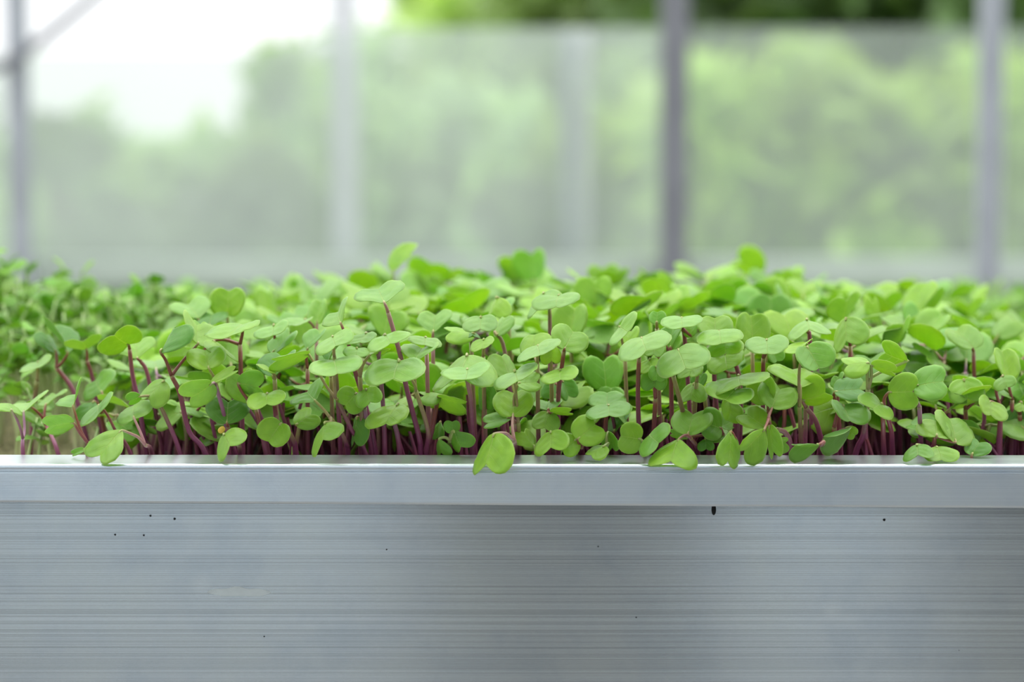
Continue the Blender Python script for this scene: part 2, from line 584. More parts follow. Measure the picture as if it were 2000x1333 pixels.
def film_material(name, lo, hi):
    """Old plastic sheet: lets half of the light straight through and scatters the rest."""
    m, t, out = new_mat(name)
    geo = N_(t, 'ShaderNodeNewGeometry')
    noi = N_(t, 'ShaderNodeTexNoise')
    noi.inputs['Scale'].default_value = 2.2
    noi.inputs['Detail'].default_value = 4.0
    t.links.new(geo.outputs['Position'], noi.inputs['Vector'])
    tp = N_(t, 'ShaderNodeBsdfTransparent')
    tp.inputs['Color'].default_value = (0.80, 0.82, 0.80, 1)
    tl = N_(t, 'ShaderNodeBsdfTranslucent')
    tl.inputs['Color'].default_value = (0.66, 0.71, 0.69, 1)
    df = N_(t, 'ShaderNodeBsdfDiffuse')
    df.inputs['Color'].default_value = (0.62, 0.66, 0.65, 1)
    sc = N_(t, 'ShaderNodeMixShader')
    sc.inputs[0].default_value = 0.35
    t.links.new(tl.outputs[0], sc.inputs[1])
    t.links.new(df.outputs[0], sc.inputs[2])
    mx = N_(t, 'ShaderNodeMixShader')
    t.links.new(ramp_(t, noi.outputs[0], [(0.3, (lo,) * 3), (0.7, (hi,) * 3)]), mx.inputs[0])
    t.links.new(tp.outputs[0], mx.inputs[1])
    t.links.new(sc.outputs[0], mx.inputs[2])
    t.links.new(mx.outputs[0], out.inputs[0])
    return m


M['film'] = film_material('plastic_sheet', 0.26, 0.36)
M['film_milky'] = film_material('milky_plastic_sheet', 0.40, 0.54)
M['bay'] = plain('added_dark_bay', (0.10, 0.115, 0.13), 0.8, var=0.08, scale=5)


def local_(parent, v):
    return np.asarray(v, float) - np.array(parent.location)


# ------------------------------------------------------------------ setting: ground, floor
FLOOR_Z = -0.82
mb = MB()
mb.add(*box(-9, 9, -6, 5.6, FLOOR_Z - 0.05, FLOOR_Z))
tag(mb.build('floor', M['floor'], attrs=False, smooth=False), kind='structure')
mb = MB()
mb.add(*box(-60, 60, 5.6, 90, FLOOR_Z - 0.25, FLOOR_Z - 0.02))
tag(mb.build('ground', M['grass'], attrs=False, smooth=False), kind='structure')

# wall added behind the camera; its panes and dark bays shape the panel's reflection
def milky():
    m, t, out = new_mat('added_milky_pane')
    tl = N_(t, 'ShaderNodeBsdfTranslucent')
    tl.inputs['Color'].default_value = (0.80, 0.86, 0.90, 1)
    df = N_(t, 'ShaderNodeBsdfDiffuse')
    df.inputs['Color'].default_value = (0.6, 0.64, 0.66, 1)
    mx = N_(t, 'ShaderNodeMixShader')
    mx.inputs[0].default_value = 0.3
    t.links.new(tl.outputs[0], mx.inputs[1])
    t.links.new(df.outputs[0], mx.inputs[2])
    t.links.new(mx.outputs[0], out.inputs[0])
    return m


M['milky'] = milky()
WF = -4.0
wf = empty('added_wall_front', (0, WF, FLOOR_Z))
wf['kind'] = 'structure'
for (x0, x1, lit) in ((-6.0, -2.35, 0), (-2.30, -1.25, 1), (-1.20, -0.20, 1), (-0.15, 0.36, 0), (0.40, 0.86, 1), (0.92, 6.0, 0)):
    mb = MB()
    mb.add(*box(x0, x1, WF - (0.004 if lit else 0.05), WF + (0.004 if lit else 0.05), FLOOR_Z, 1.6))
    mb.v[0] = local_(wf, mb.v[0])
    mb.build('pane' if lit else 'panel', M['milky'] if lit else M['bay'], wf, attrs=False, smooth=False)
for x in (-2.325, -1.225, -0.175, 0.38, 0.89):
    mb = MB()
    mb.add(*box(x - 0.025, x + 0.025, WF - 0.03, WF + 0.03, FLOOR_Z, 1.65))
    mb.v[0] = local_(wf, mb.v[0])
    mb.build('frame', M['galv'], wf, attrs=False, smooth=False)

# unseen cloth added overhead on the camera side to cut the frontal light
def shade():
    m, t, out = new_mat('added_shade_cloth')
    tl = N_(t, 'ShaderNodeBsdfTranslucent')
    tl.inputs['Color'].default_value = (0.42, 0.46, 0.46, 1)
    df = N_(t, 'ShaderNodeBsdfDiffuse')
    df.inputs['Color'].default_value = (0.12, 0.14, 0.14, 1)
    mx = N_(t, 'ShaderNodeMixShader')
    mx.inputs[0].default_value = 0.5
    t.links.new(tl.outputs[0], mx.inputs[1])
    t.links.new(df.outputs[0], mx.inputs[2])
    t.links.new(mx.outputs[0], out.inputs[0])
    return m


mb = MB()
nxs = 24
vv = [(-6 + 12 * i / nxs, y, 2.05 + 0.05 * math.sin(i * 1.3) * (1 if 0 < j < 3 else 0)) for j, y in enumerate((-4.1, -2.9, -1.7, -0.55)) for i in range(nxs + 1)]
mb.add(vv, [(j * (nxs + 1) + i, j * (nxs + 1) + i + 1, (j + 1) * (nxs + 1) + i + 1, (j + 1) * (nxs + 1) + i) for j in range(3) for i in range(nxs)])
tag(mb.build('added_shade_ceiling', shade(), attrs=False), kind='structure')

# ------------------------------------------------------------------ aluminium growing trough
BX0, BX1 = -1.15, 1.15
trough = empty('growing_trough', (0, 0.24, FLOOR_Z))
tag(trough, 'long brushed aluminium growing trough holding the radish seedlings', 'trough')


def extrude_profile(prof, x0, x1, dz=None, nseg=2):
    """Profile [(y, z)] swept along x; dz(x, z) shifts a vertex up or down."""
    v, f = [], []
    n = len(prof)
    for i in range(nseg + 1):
        x = x0 + (x1 - x0) * i / nseg
        for (y, z) in prof:
            v.append((x, y, z + (dz(x, z) if dz else 0)))
    for i in range(nseg):
        for k in range(n - 1):
            f.append((i * n + k, (i + 1) * n + k, (i + 1) * n + k + 1, i * n + k + 1))
    return v, f


def local(parent, v):
    return np.asarray(v, float) - np.array(parent.location)


mm = 0.001
arc = [(1.3 - 1.3 * math.sin(a), -1.3 + 1.3 * math.cos(a)) for a in np.linspace(0, PI / 2, 8)]
rim_prof = [(26, -9), (26, -0.4), (25.6, 0.0), (14, 0.0)] + arc + [(0.0, -1.55), (0.5, -1.7), (0.65, -2.3), (0.2, -2.45), (0.2, -2.6), (0.75, -2.75), (0.75, -3.0), (0.05, -3.2), (0.0, -3.6),
            (0.0, -15.4), (0.25, -16.1), (0.9, -16.4), (2.2, -16.4), (2.2, -3.2), (9.0, -3.0), (9.0, -9)]
rim_prof = [(y * mm, z * mm) for y, z in rim_prof]
mb = MB()
mb.add(*extrude_profile(rim_prof, BX0, BX1, lambda x, z: (-0.00105 * x / 0.2 if z < -0.006 else 0.0) - 0.0001 * x / 0.2, 4))
mb.v[0] = local(trough, mb.v[0])
rim = mb.build('rim', M['rim'], trough, attrs=False, smooth=True)
NP = len(rim_prof) - 1
for i, p in enumerate(rim.data.polygons):
    p.use_smooth = 4 <= i % NP < 11
mb = MB()
mb.add(*box(BX0, BX1, 0.009, 0.012, -0.118, -0.0032))
mb.v[0] = local(trough, mb.v[0])
mb.build('front_panel', M['panel'], trough, attrs=False, smooth=False)
mb = MB()
mb.add(*box(BX0, BX1, 0.012, 0.452, -0.118, -0.112))
mb.v[0] = local(trough, mb.v[0])
mb.build('bottom_sheet', M['panel'], trough, attrs=False, smooth=False)
mb = MB()
mb.add(*box(BX0, BX1, 0.452, 0.455, -0.118, -0.006))
mb.v[0] = local(trough, mb.v[0])
mb.build('back_panel', M['panel'], trough, attrs=False, smooth=False)
for x in (BX0, BX1 - 0.003):
    mb = MB()
    mb.add(*box(x, x + 0.003, 0.012, 0.452, -0.112, -0.006))
    mb.v[0] = local(trough, mb.v[0])
    mb.build('end_panel', M['panel'], trough, attrs=False, smooth=False)
for x in (-0.95, 0.95):
    for y in (0.05, 0.41):
        mb = MB()
        mb.add(*box(x - 0.02, x + 0.02, y - 0.02, y + 0.02, FLOOR_Z, -0.118, 0.004))
        mb.v[0] = local(trough, mb.v[0])
        mb.build('leg', M['wood'], trough, attrs=False, smooth=False)
# rounded slot just under the rim
p = at(1394, 996, 0.009)
mb = MB()
ring = [(p[0] + 0.0009 * math.cos(a), 0.0087, p[2] + 0.0022 * math.sin(a)) for a in np.linspace(0, 2 * PI, 16, endpoint=False)]
ring2 = [(x, 0.0125, z) for x, y, z in ring]
mb.add(ring + ring2, [tuple(range(16))] + [(i, 16 + i, 16 + (i + 1) % 16, (i + 1) % 16) for i in range(16)])
mb.v[0] = local(trough, mb.v[0])
o = mb.build('slot', M['hole'], trough, attrs=False, smooth=False)
o['label'] = 'small black slot just under the rim'
# dark grit stuck to the panel
for (u, v, r) in ((1727, 1016, 0.55), (294, 1008, 0.45), (341, 1014, 0.5), (225, 1045, 0.4), (281, 1046, 0.4), (755, 1074, 0.3), (516, 1244, 0.3)):
    p = at(u, v, 0.009)
    mb = MB()
    ring = [(p[0] + r * mm * math.cos(a) * (1 + 0.2 * math.sin(3 * a + u)), 0.0089, p[2] + r * mm * math.sin(a)) for a in np.linspace(0, 2 * PI, 9, endpoint=False)]
    mb.add(ring + [(p[0], 0.0086, p[2])], [(i, (i + 1) % 9, 9) for i in range(9)])
    mb.v[0] = local(trough, mb.v[0])
    mb.build('grit_speck', M['hole'], trough, attrs=False)
# pale elongated patch on the panel
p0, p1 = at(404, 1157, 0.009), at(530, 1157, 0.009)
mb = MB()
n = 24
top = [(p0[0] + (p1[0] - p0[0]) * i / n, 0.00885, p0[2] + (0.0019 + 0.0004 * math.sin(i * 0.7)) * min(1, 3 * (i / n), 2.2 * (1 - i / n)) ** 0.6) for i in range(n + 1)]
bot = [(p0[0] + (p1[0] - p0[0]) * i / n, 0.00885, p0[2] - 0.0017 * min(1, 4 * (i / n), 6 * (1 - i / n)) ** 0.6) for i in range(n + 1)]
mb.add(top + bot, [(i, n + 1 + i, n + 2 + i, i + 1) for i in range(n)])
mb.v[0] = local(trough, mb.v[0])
sm = mb.build('pale_patch', plain('pale_patch_finish', (0.66, 0.70, 0.70), 0.6, 0.3, var=0.06, scale=200), trough, attrs=False)
sm['label'] = 'pale elongated patch on the front panel'

# growing medium: dark soil under the radish, pale fibre mat under the cress
MAT_X0, MAT_X1 = -0.172, 0.262
SOIL_Z = -0.024
rng = np.random.default_rng(5)


def bed(name, x0, x1, y0, y1, z, amp, m, label):
    nx, ny = int((x1 - x0) / 0.008) + 2, int((y1 - y0) / 0.008) + 2
    xs, ys = np.linspace(x0, x1, nx), np.linspace(y0, y1, ny)
    g = np.array([(x, y, z + amp * rng.normal()) for y in ys for x in xs])
    b = g.copy()
    b[:, 2] = -0.112
    f = [(j * nx + i, j * nx + i + 1, (j + 1) * nx + i + 1, (j + 1) * nx + i) for j in range(ny - 1) for i in range(nx - 1)]
    k = nx * ny
    v = np.vstack([g, b])
    for i in range(nx - 1):
        f += [(i + 1, i, k + i, k + i + 1), ((ny - 1) * nx + i, (ny - 1) * nx + i + 1, k + (ny - 1) * nx + i + 1, k + (ny - 1) * nx + i)]
    for j in range(ny - 1):
        f += [(j * nx, (j + 1) * nx, k + (j + 1) * nx, k + j * nx), ((j + 1) * nx + nx - 1, j * nx + nx - 1, k + j * nx + nx - 1, k + (j + 1) * nx + nx - 1)]
    o = empty(name, ((x0 + x1) / 2, (y0 + y1) / 2, -0.112))
    o_ = MB()
    o_.add(local(o, v), f)
    me = o_.mesh(name, m, True, False)
    bpy.data.objects.remove(o)
    ob = link(bpy.data.objects.new(name, me))
    ob.location = ((x0 + x1) / 2, (y0 + y1) / 2, -0.112)
    return tag(ob, label, 'soil')


bed('growing_soil', MAT_X0, MAT_X1, 0.028, 0.44, SOIL_Z, 0.0012, M['soil'], 'dark moist soil in the trough under the radish stems')
bed('fibre_mat', BX0 + 0.01, MAT_X0 - 0.002, 0.028, 0.44, SOIL_Z - 0.002, 0.0016, M['mat'], 'pale fibre mat under the white-stemmed seedlings at the left end')
bed('fibre_mat', MAT_X1 + 0.002, BX1 - 0.01, 0.028, 0.44, SOIL_Z - 0.002, 0.0016, M['soil'], 'dark soil strip in the trough beyond the right end of the radish')

# ------------------------------------------------------------------ radish seedlings read off the photograph one by one
LIME, FRESH, MID, DEEP, PALE_SHEEN = (1.13, 1.08, 0.80), (1.0, 1.0, 1.0), (0.76, 0.90, 0.95), (0.46, 0.68, 0.55), (1.02, 1.02, 1.7)  # last tint puts the bluish sheen of the light into the leaf colour
PINK, RED, OLIVE, PURPLE, GREEN = (0.42, 0.20, 0.19), (0.26, 0.075, 0.05), (0.32, 0.27, 0.085), (0.34, 0.16, 0.24), (0.36, 0.40, 0.13)
K_WIN = 250.0 / 1587.0


def px(win, x, y):
    if win == 'p':
        return (x, y)
    oy = 700 if win[0] == 'a' else 500
    return (int(win[1]) * 250 + x * K_WIN, oy + y * K_WIN)


SEED = []


def S(label, win, root_y, stem, top, *leaves, **kw):
    SEED.append((label, win, root_y, stem, top, leaves, kw))


def L(y, d, *c, tint=FRESH, fold=None, bend=None, shape=None, under=False, lobe=None):
    return (y, d, c, tint, fold, bend, shape, under, lobe)


# --- far left, in front of the pale cress
S('leftmost seedling at the rim, purple stem forking into a folded and a fan leaf', 'a0', 34, [(285, 1190), (282, 1000)], PURPLE,
  L(26, 'a', 150, 632, 70, 500, -70, 560, 262, 640, fold=-0.2), L(44, 'a', 308, 715, 290, 560, -20, 645, 552, 420, tint=PALE_SHEEN), pet=[[(262, 900), (210, 760)], [(305, 900)]])
S('seedling with a magenta stem leaning left, second from left at the rim', 'a0', 62, [(722, 1190), (640, 970), (570, 835)], RED,
  L(70, 't', 400, 650, 330, 600, 250, 560, 420, 480, tint=MID), L(80, 'a', 545, 590, 640, 450, 480, 540, 822, 430, tint=PALE_SHEEN))
S('forked dark red seedling, folded leaf above, twin-lobed leaf pointing left', 'a0', 32, [(1180, 1190), (1080, 1045)], RED,
  L(25, 'a', 908, 615, 880, 430, 722, 640, 1070, 335, fold=0.45, tint=MID), L(19, 't', 905, 800, 585, 812, 735, 690, 722, 955, fold=0.12, tint=MID), pet=[[(990, 870)], [(985, 920)]])
S('slanting narrow two-lobed leaf seen edge-on beside the dark gap, left end of the tray', 'a0', 42, [(1620, 1190), (1430, 900)], RED,
  L(38, 't', 1240, 600, 1275, 690, 1020, 812, 1460, 430, tint=MID))
S('big smooth leaf hanging over the rim at left with a fan leaf above it', 'a1', 34, [(292, 1190), (212, 1075)], PINK,
  L(14, 't', -42, 915, -317, 1215, -500, 985, -60, 1135, fold=0.1, bend=0.08, shape='fan'), L(22, 'a', 78, 772, 0, 575, -205, 705, 262, 490, tint=PALE_SHEEN), pet=[[(130, 985), (40, 940)], [(150, 910)]])
S('small dark leaf lying just behind the rim left of the big hanging leaf', 'a0', 36, [(1140, 1190)], RED,
  L(30, 't', 1035, 1140, 900, 1185, 955, 1125, 1010, 1195, tint=MID))
S('blurred dark radish seedling with two narrow upright blades rising from the cress at left', 'b0', 112, [(1010, 2000), (890, 1640), (700, 1390)], RED,
  L(112, 'a', 850, 1200, 640, 860, 560, 930, 830, 1090, tint=DEEP, fold=0.5), L(118, 'a', 690, 1180, 560, 950, 520, 1010, 720, 1120, tint=DEEP))
S('blurred radish seedling with a pale propeller leaf in front of the cress, left side', 'b0', 112, [(1170, 1640), (1080, 1300)], RED,
  L(108, 't', 1075, 1190, 1065, 1060, 842, 1105, 1292, 985, tint=PALE_SHEEN))
S('blurred thin pale leaf slanting among the cress at the far left', 'b0', 114, [(420, 1900), (460, 1560)], OLIVE,
  L(110, 't', 470, 1330, 500, 1390, 290, 1430, 690, 1250, tint=PALE_SHEEN))
S('large blurred mid-green leaf behind the two forked seedlings at left', 'a0', 92, [(1330, 1190), (1260, 700)], RED,
  L(90, 'a', 1250, 430, 1090, 250, 985, 500, 1390, 140, tint=MID), L(84, 't', 1180, 560, 1080, 740, 935, 640, 1240, 600, tint=DEEP))
S('slanted leaf with dark underside and pale top edge, upper left of the tray', 'b1', 62, [(160, 1980), (60, 1500), (20, 1160)], RED,
  L(60, 't', 30, 1100, -100, 985, -345, 1190, 150, 905, tint=FRESH, under=True))
S('fresh green wide leaf on a red stem below the slanted leaf, upper left', 'b1', 70, [(420, 2400), (250, 1500), (150, 1300)], RED,
  L(68, 'a', 140, 1250, 70, 1020, -190, 1235, 300, 1120, tint=FRESH))
S('veined dark folded leaf on a long red stem, topmost at the left', 'b1', 36, [(960, 2450), (760, 2180), (640, 1700), (540, 1490)], RED,
  L(28, 'a', 432, 1180, 560, 850, 285, 1050, 608, 960, tint=DEEP, fold=-0.35), L(40, 'a', 870, 1110, 790, 890, 585, 830, 1010, 1080, tint=LIME, under=True, fold=-0.2), pet=[[(470, 1300)], [(660, 1330)]])
S('small cupped bright leaf behind the veined folded leaf', 'b1', 56, [(1090, 2300), (1000, 1400)], RED,
  L(54, 'a', 975, 1050, 900, 845, 812, 890, 1000, 920, tint=FRESH))
S('heart-shaped light leaf on an olive stalk, left, upright above the arrow-shaped leaf', 'b1', 34, [(1330, 2450), (1190, 1970), (1075, 1520)], OLIVE,
  L(25, 'a', 1008, 1390, 930, 1140, 705, 1290, 1195, 1210, tint=LIME, fold=0.2, shape='round'))
S('broad arrow-shaped pale leaf with a small propeller partner, left of centre', 'a1', 33, [(1260, 1190), (1190, 700), (1085, 340)], PURPLE,
  L(17, 't', 1025, 335, 762, 545, 800, 275, 1010, 565, tint=PALE_SHEEN, fold=0.1), L(21, 'a', 1055, 315, 1310, 150, 1150, 160, 1230, 260, tint=LIME))
S('dark glossy heart leaf standing upright with a yellow seed hull on its stem', 'a1', 31, [(1250, 1190), (1238, 850)], RED,
  L(26, 'a', 1228, 795, 1218, 490, 942, 650, 1500, 640, tint=DEEP, fold=0.12, shape='heart'), hull=(1160, 890))
S('two-lobed leaf dipping over the rim under the dark heart leaf', 'a1', 33, [(1392, 1190), (1335, 1040)], OLIVE,
  L(14, 't', 1180, 930, 1262, 1060, 1075, 1200, 1425, 860, tint=FRESH))
S('kidney-shaped light leaf with a small round partner, left part of the front', 'a1', 34, [(650, 1190), (480, 760), (370, 530)], OLIVE,
  L(28, 't', 428, 290, 232, 465, 190, 285, 505, 470, tint=FRESH, fold=-0.2, bend=0.25), L(24, 't', 150, 470, 30, 545, 60, 450, 110, 600, tint=MID))
S('green leaf with a straight lit lower lobe beside the arrow-shaped leaf', 'p', 33, [(520, 888), (500, 800)], RED,
  L(25, 't', 466, 752, 508, 762, 492, 726, 486, 778, tint=MID), L(31, 'a', 486, 790, 470, 735, 440, 765, 505, 745, tint=FRESH))
S('low propeller leaf glowing lime on a dark red stem, left of centre', 'a2', 35, [(290, 1190), (245, 700), (225, 560)], RED,
  L(19, 't', 130, 470, 150, 570, -85, 500, 402, 410, tint=LIME, fold=0.15))
S('yellow-green twisted leaf drooping near the soil, left of centre', 'a2', 33, [(500, 1190), (455, 1000), (380, 880)], OLIVE,
  L(17, 't', 300, 800, 155, 1000, 45, 850, 420, 1060, tint=LIME, bend=0.2))
S('dark cupped leaf with a pale folded front edge on a reddish stalk, left of centre', 'a2', 32, [(270, 1190), (255, 760), (232, 262)], OLIVE,
  L(27, 'a', 235, 245, 330, -20, 10, 60, 470, 10, tint=DEEP, fold=0.35), L(22, 't', 225, 180, 130, 140, 0, 60, 200, 180, tint=LIME))
S('leaning seedling with a bright magenta stem, a long pale leaf and a propeller leaf', 'a2', 33, [(1362, 1190), (1180, 880), (1030, 560), (988, 495)], OLIVE,
  L(21, 't', 655, -80, 250, -10, 430, -100, 330, 110, tint=PALE_SHEEN, fold=-0.1, bend=0.15), L(9, 't', 965, 60, 1030, 150, 682, 118, 1338, 20, tint=PALE_SHEEN, fold=0.18), pet=[[(860, 330), (720, 60)], [(970, 300)]])
S('fan-shaped bluish-green leaf paired with a low lit leaf on a curved pink stem', 'a2', 34, [(1140, 1190), (1120, 1060), (1040, 895), (915, 735)], OLIVE,
  L(18, 'a', 765, 550, 610, 400, 395, 575, 832, 270, tint=MID, shape='fan'), L(11, 't', 868, 800, 830, 985, 608, 1055, 1032, 740, tint=FRESH), pet=[[(840, 640)], [(930, 790)]])
S('green leaf behind the low lit leaf, on an olive stalk left of the magenta stem', 'a2', 36, [(488, 1190), (500, 1060), (538, 840)], OLIVE,
  L(30, 'a', 525, 800, 700, 640, 462, 660, 690, 870, tint=FRESH))
S('overlapping lobed leaf with straight shadow edge right of the magenta stem', 'a2', 36, [(1440, 1190), (1380, 900), (1348, 620)], PURPLE,
  L(23, 't', 1350, 420, 1400, 560, 1250, 505, 1570, 360, tint=FRESH), L(27, 't', 1240, 450, 1130, 590, 1035, 370, 1310, 640, tint=FRESH))
S('small glossy dark leaf low behind the magenta stem', 'a2', 38, [(1300, 1190)], RED,
  L(31, 't', 1265, 730, 1200, 1030, 1090, 930, 1318, 900, tint=DEEP, fold=-0.2))
S('bright folded leaf with stepped bands on a violet stem, centre left', 'p', 34, [(781, 888), (776, 850), (767, 818)], PURPLE,
  L(27, 't', 780, 788, 757, 826, 718, 822, 802, 806, tint=LIME, fold=0.2, bend=0.1), L(31, 'a', 770, 798, 780, 771, 752, 800, 800, 780, tint=LIME))
S('very broad pale leaf with visible midrib in front of the tallest stem', 'a3', 33, [(525, 1190), (545, 900), (395, 405)], OLIVE,
  L(11, 't', 190, 60, 130, 270, -225, 160, 530, 70, tint=PALE_SHEEN, fold=0.12), L(17, 'a', 375, 55, 430, -170, 212, -80, 698, -110, tint=PALE_SHEEN), pet=[[(370, 310)], [(380, 200)]])
S('tallest radish seedling at the front, spreading pale fan leaf on a long mauve stem', 'a3', 33, [(455, 1190), (440, 1000), (350, 650), (270, 330), (225, 60), (130, -300), (50, -570)], PINK,
  L(15, 'a', 18, -665, -90, -880, -392, -745, 246, -930, tint=PALE_SHEEN, shape='fan', fold=0.1))
S('pale propeller leaf curling up at both ends with an arching leaf behind, centre left', 'a3', 34, [(1095, 1190), (1085, 600), (1032, 265)], PINK,
  L(9, 't', 1020, 135, 1005, 245, 738, 255, 1348, 140, tint=PALE_SHEEN, fold=0.22), L(20, 't', 1000, -75, 900, 140, 600, 140, 1410, 85, tint=FRESH, fold=-0.35))
S('spreading pair of bright kidney leaves on a thin purple stem, centre left', 'a3', 34, [(510, 1190), (590, 920), (658, 560)], RED,
  L(32, 't', 690, 470, 480, 440, 560, 350, 610, 540, tint=FRESH, fold=-0.2), L(31, 't', 695, 480, 1010, 545, 850, 395, 820, 640, tint=FRESH, fold=-0.2))
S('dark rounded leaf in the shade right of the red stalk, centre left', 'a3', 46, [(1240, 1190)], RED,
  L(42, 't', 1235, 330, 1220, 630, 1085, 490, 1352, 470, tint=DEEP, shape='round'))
S('low seedling with folded shiny leaves near the soil, centre left', 'a3', 38, [(800, 1190), (820, 1020)], GREEN,
  L(27, 'a', 850, 920, 850, 780, 750, 850, 960, 850, tint=MID), L(26, 't', 850, 910, 930, 1120, 790, 1090, 1062, 960, tint=MID, fold=-0.3), L(29, 't', 690, 1020, 680, 1200, 572, 1090, 780, 1080, tint=MID, fold=-0.3))
S('dark leaf tucked low behind the thin purple stem', 'a3', 44, [(640, 1190)], RED,
  L(40, 't', 690, 800, 650, 990, 600, 900, 770, 890, tint=DEEP))
S('round heart leaf standing upright with a chewed leaf drooping over the rim, centre', 'a4', 33, [(48, 1190), (25, 1010)], PINK,
  L(18, 'a', 12, 690, 15, 385, -245, 560, 278, 550, tint=LIME, shape='round', fold=0.08), L(15, 't', -190, 945, -330, 1320, -590, 1190, -95, 1130, tint=LIME, fold=-0.25, bend=0.1), pet=[[(5, 850)], [(-20, 980), (-80, 930)]])
S('small oval dark leaf left of the upright round heart leaf', 'a3', 36, [(1640, 1190), (1640, 800)], PINK,
  L(21, 't', 1545, 735, 1260, 775, 1380, 690, 1410, 870, tint=MID))
S('slim pale propeller leaf slanting up to the right above the round heart leaf', 'a4', 34, [(95, 1190), (80, 800)], OLIVE,
  L(10, 't', 40, 170, 70, 270, -235, 350, 320, 80, tint=PALE_SHEEN, fold=0.1), L(20, 't', 80, 330, 320, 290, 210, 170, 240, 400, tint=FRESH), L(28, 'a', 0, 250, -95, -60, -238, 90, 85, 95, tint=FRESH))
S('two-tone propeller leaf, left lobe lime and right lobe lifted, centre', 'a4', 44, [(575, 1190), (570, 440)], RED,
  L(24, 't', 595, 165, 590, 265, 352, 235, 820, 130, tint=LIME, fold=0.12), L(50, 't', 600, 300, 700, 490, 590, 420, 832, 330, tint=DEEP), L(52, 't', 560, 320, 460, 500, 350, 380, 560, 470, tint=DEEP))
S('four-lobed low seedling facing the viewer among dark stems, centre', 'a4', 38, [(450, 1190), (450, 690)], RED,
  L(31, 'a', 450, 640, 440, 510, 262, 580, 635, 545, tint=MID), L(29, 't', 445, 670, 400, 850, 238, 750, 595, 800, tint=FRESH, fold=-0.15), L(28, 't', 480, 670, 710, 640, 600, 600, 640, 720, tint=LIME))
S('shiny lime leaf split in two rounded lobes near the rim, centre', 'a4', 34, [(330, 1190)], GREEN,
  L(23, 'a', 285, 1080, 170, 870, 82, 1040, 335, 970, tint=LIME, fold=-0.25))
S('lime leaf arching to the right low at the rim, centre', 'a4', 34, [(520, 1190)], GREEN,
  L(17, 't', 480, 930, 470, 1115, 250, 1065, 690, 930, tint=LIME, fold=-0.1))
S('twisted two-lobed lime leaf touching the rim, centre', 'a4', 34, [(850, 1190)], GREEN,
  L(15, 't', 775, 1010, 605, 1110, 610, 950, 800, 1210, tint=LIME))
S('large smooth lime leaf with deep notch, low at the rim right of centre', 'a4', 33, [(870, 1190), (860, 1100)], RED,
  L(13, 'a', 842, 995, 1055, 800, 775, 740, 1075, 1050, tint=LIME, shape='round', fold=0.1))
S('upright two-lobed back leaf with a flat front leaf, in the dark gap', 'a4', 38, [(1170, 1190), (1160, 900), (1175, 650)], RED,
  L(34, 'a', 1180, 600, 1190, 400, 942, 490, 1422, 480, tint=MID), L(26, 't', 1190, 590, 1180, 680, 912, 660, 1490, 585, tint=MID, fold=0.1))
S('dim leaf in the shade below the flat front leaf, right of centre', 'a4', 44, [(1290, 1190)], RED,
  L(40, 'a', 1270, 900, 1340, 700, 1190, 830, 1430, 760, tint=DEEP))
S('half-hidden lime leaf behind the rim, left of the pale propeller leaf', 'a4', 36, [(1180, 1190)], GREEN,
  L(19, 't', 1140, 1080, 965, 1170, 950, 1110, 1130, 1200, tint=LIME), L(27, 't', 1190, 940, 1230, 1150, 1120, 1040, 1320, 1000, tint=MID))
S('rounded pale leaf with a crease facing left, low, right of centre', 'p', 33, [(1262, 888), (1260, 875)], GREEN,
  L(13, 't', 1250, 858, 1213, 852, 1234, 823, 1222, 886, tint=FRESH))
S('bluish propeller leaf slanting down to the rim left of the lime drooping leaf', 'a5', 33, [(150, 1190), (130, 1080)], GREEN,
  L(9, 't', 120, 960, 185, 1020, -10, 1190, 348, 805, tint=MID, fold=0.1))
S('upright heart leaf with a ragged lime leaf drooping over the rim, right of centre', 'a5', 33, [(720, 1190), (690, 1080), (625, 990)], RED,
  L(16, 'a', 605, 935, 675, 655, 378, 770, 888, 790, tint=FRESH, fold=0.08, shape='heart'), L(15, 't', 480, 1025, 350, 1265, 105, 1110, 695, 1150, tint=LIME, fold=-0.12, bend=0.08))
S('dark leaf behind the upright heart leaf, on a short red petiole', 'a5', 38, [(1060, 1190), (1030, 940)], RED,
  L(26, 't', 1000, 885, 800, 800, 900, 600, 860, 1000, tint=MID), L(24, 't', 815, 1010, 815, 1145, 708, 1065, 922, 1050, tint=DEEP), L(25, 'a', 585, 985, 400, 930, 470, 880, 500, 1000, tint=MID))
S('bright leaf with a dark hollow and two swept lobes, right of centre', 'a5', 35, [(1195, 1190), (1215, 700), (1228, 330)], OLIVE,
  L(14, 't', 1175, 385, 1020, 480, 815, 370, 1375, 530, tint=FRESH, fold=0.25), L(21, 't', 1235, 235, 1195, 290, 808, 290, 1550, 130, tint=FRESH, fold=0.08))
S('cup-shaped lime leaf with an upturned lip, right of centre', 'a5', 36, [(1160, 1190), (1185, 820), (1280, 660)], RED,
  L(21, 't', 1085, 590, 1100, 800, 968, 560, 1258, 690, tint=LIME, fold=0.35))
S('big cluster seedling, heart leaf above and a long veined leaf draping to the rim', 'a5', 33, [(1690, 1190), (1660, 1000), (1590, 760)], RED,
  L(12, 'a', 1635, 605, 1760, 340, 1480, 380, 1955, 560, tint=FRESH, fold=0.1, shape='heart'), L(9, 't', 1540, 905, 1300, 1200, 1280, 860, 1520, 1190, tint=FRESH, shape='fan'))
S('yellow-green leaf between the heart leaf and the draped leaf of the cluster', 'a5', 35, [(1640, 1190), (1600, 960)], RED,
  L(12, 'a', 1545, 890, 1330, 690, 1295, 800, 1590, 610, tint=LIME), L(19, 'a', 1580, 600, 1500, 330, 1362, 400, 1690, 300, tint=FRESH), L(10, 't', 1600, 850, 1620, 1190, 1545, 1080, 1690, 1000, tint=FRESH))
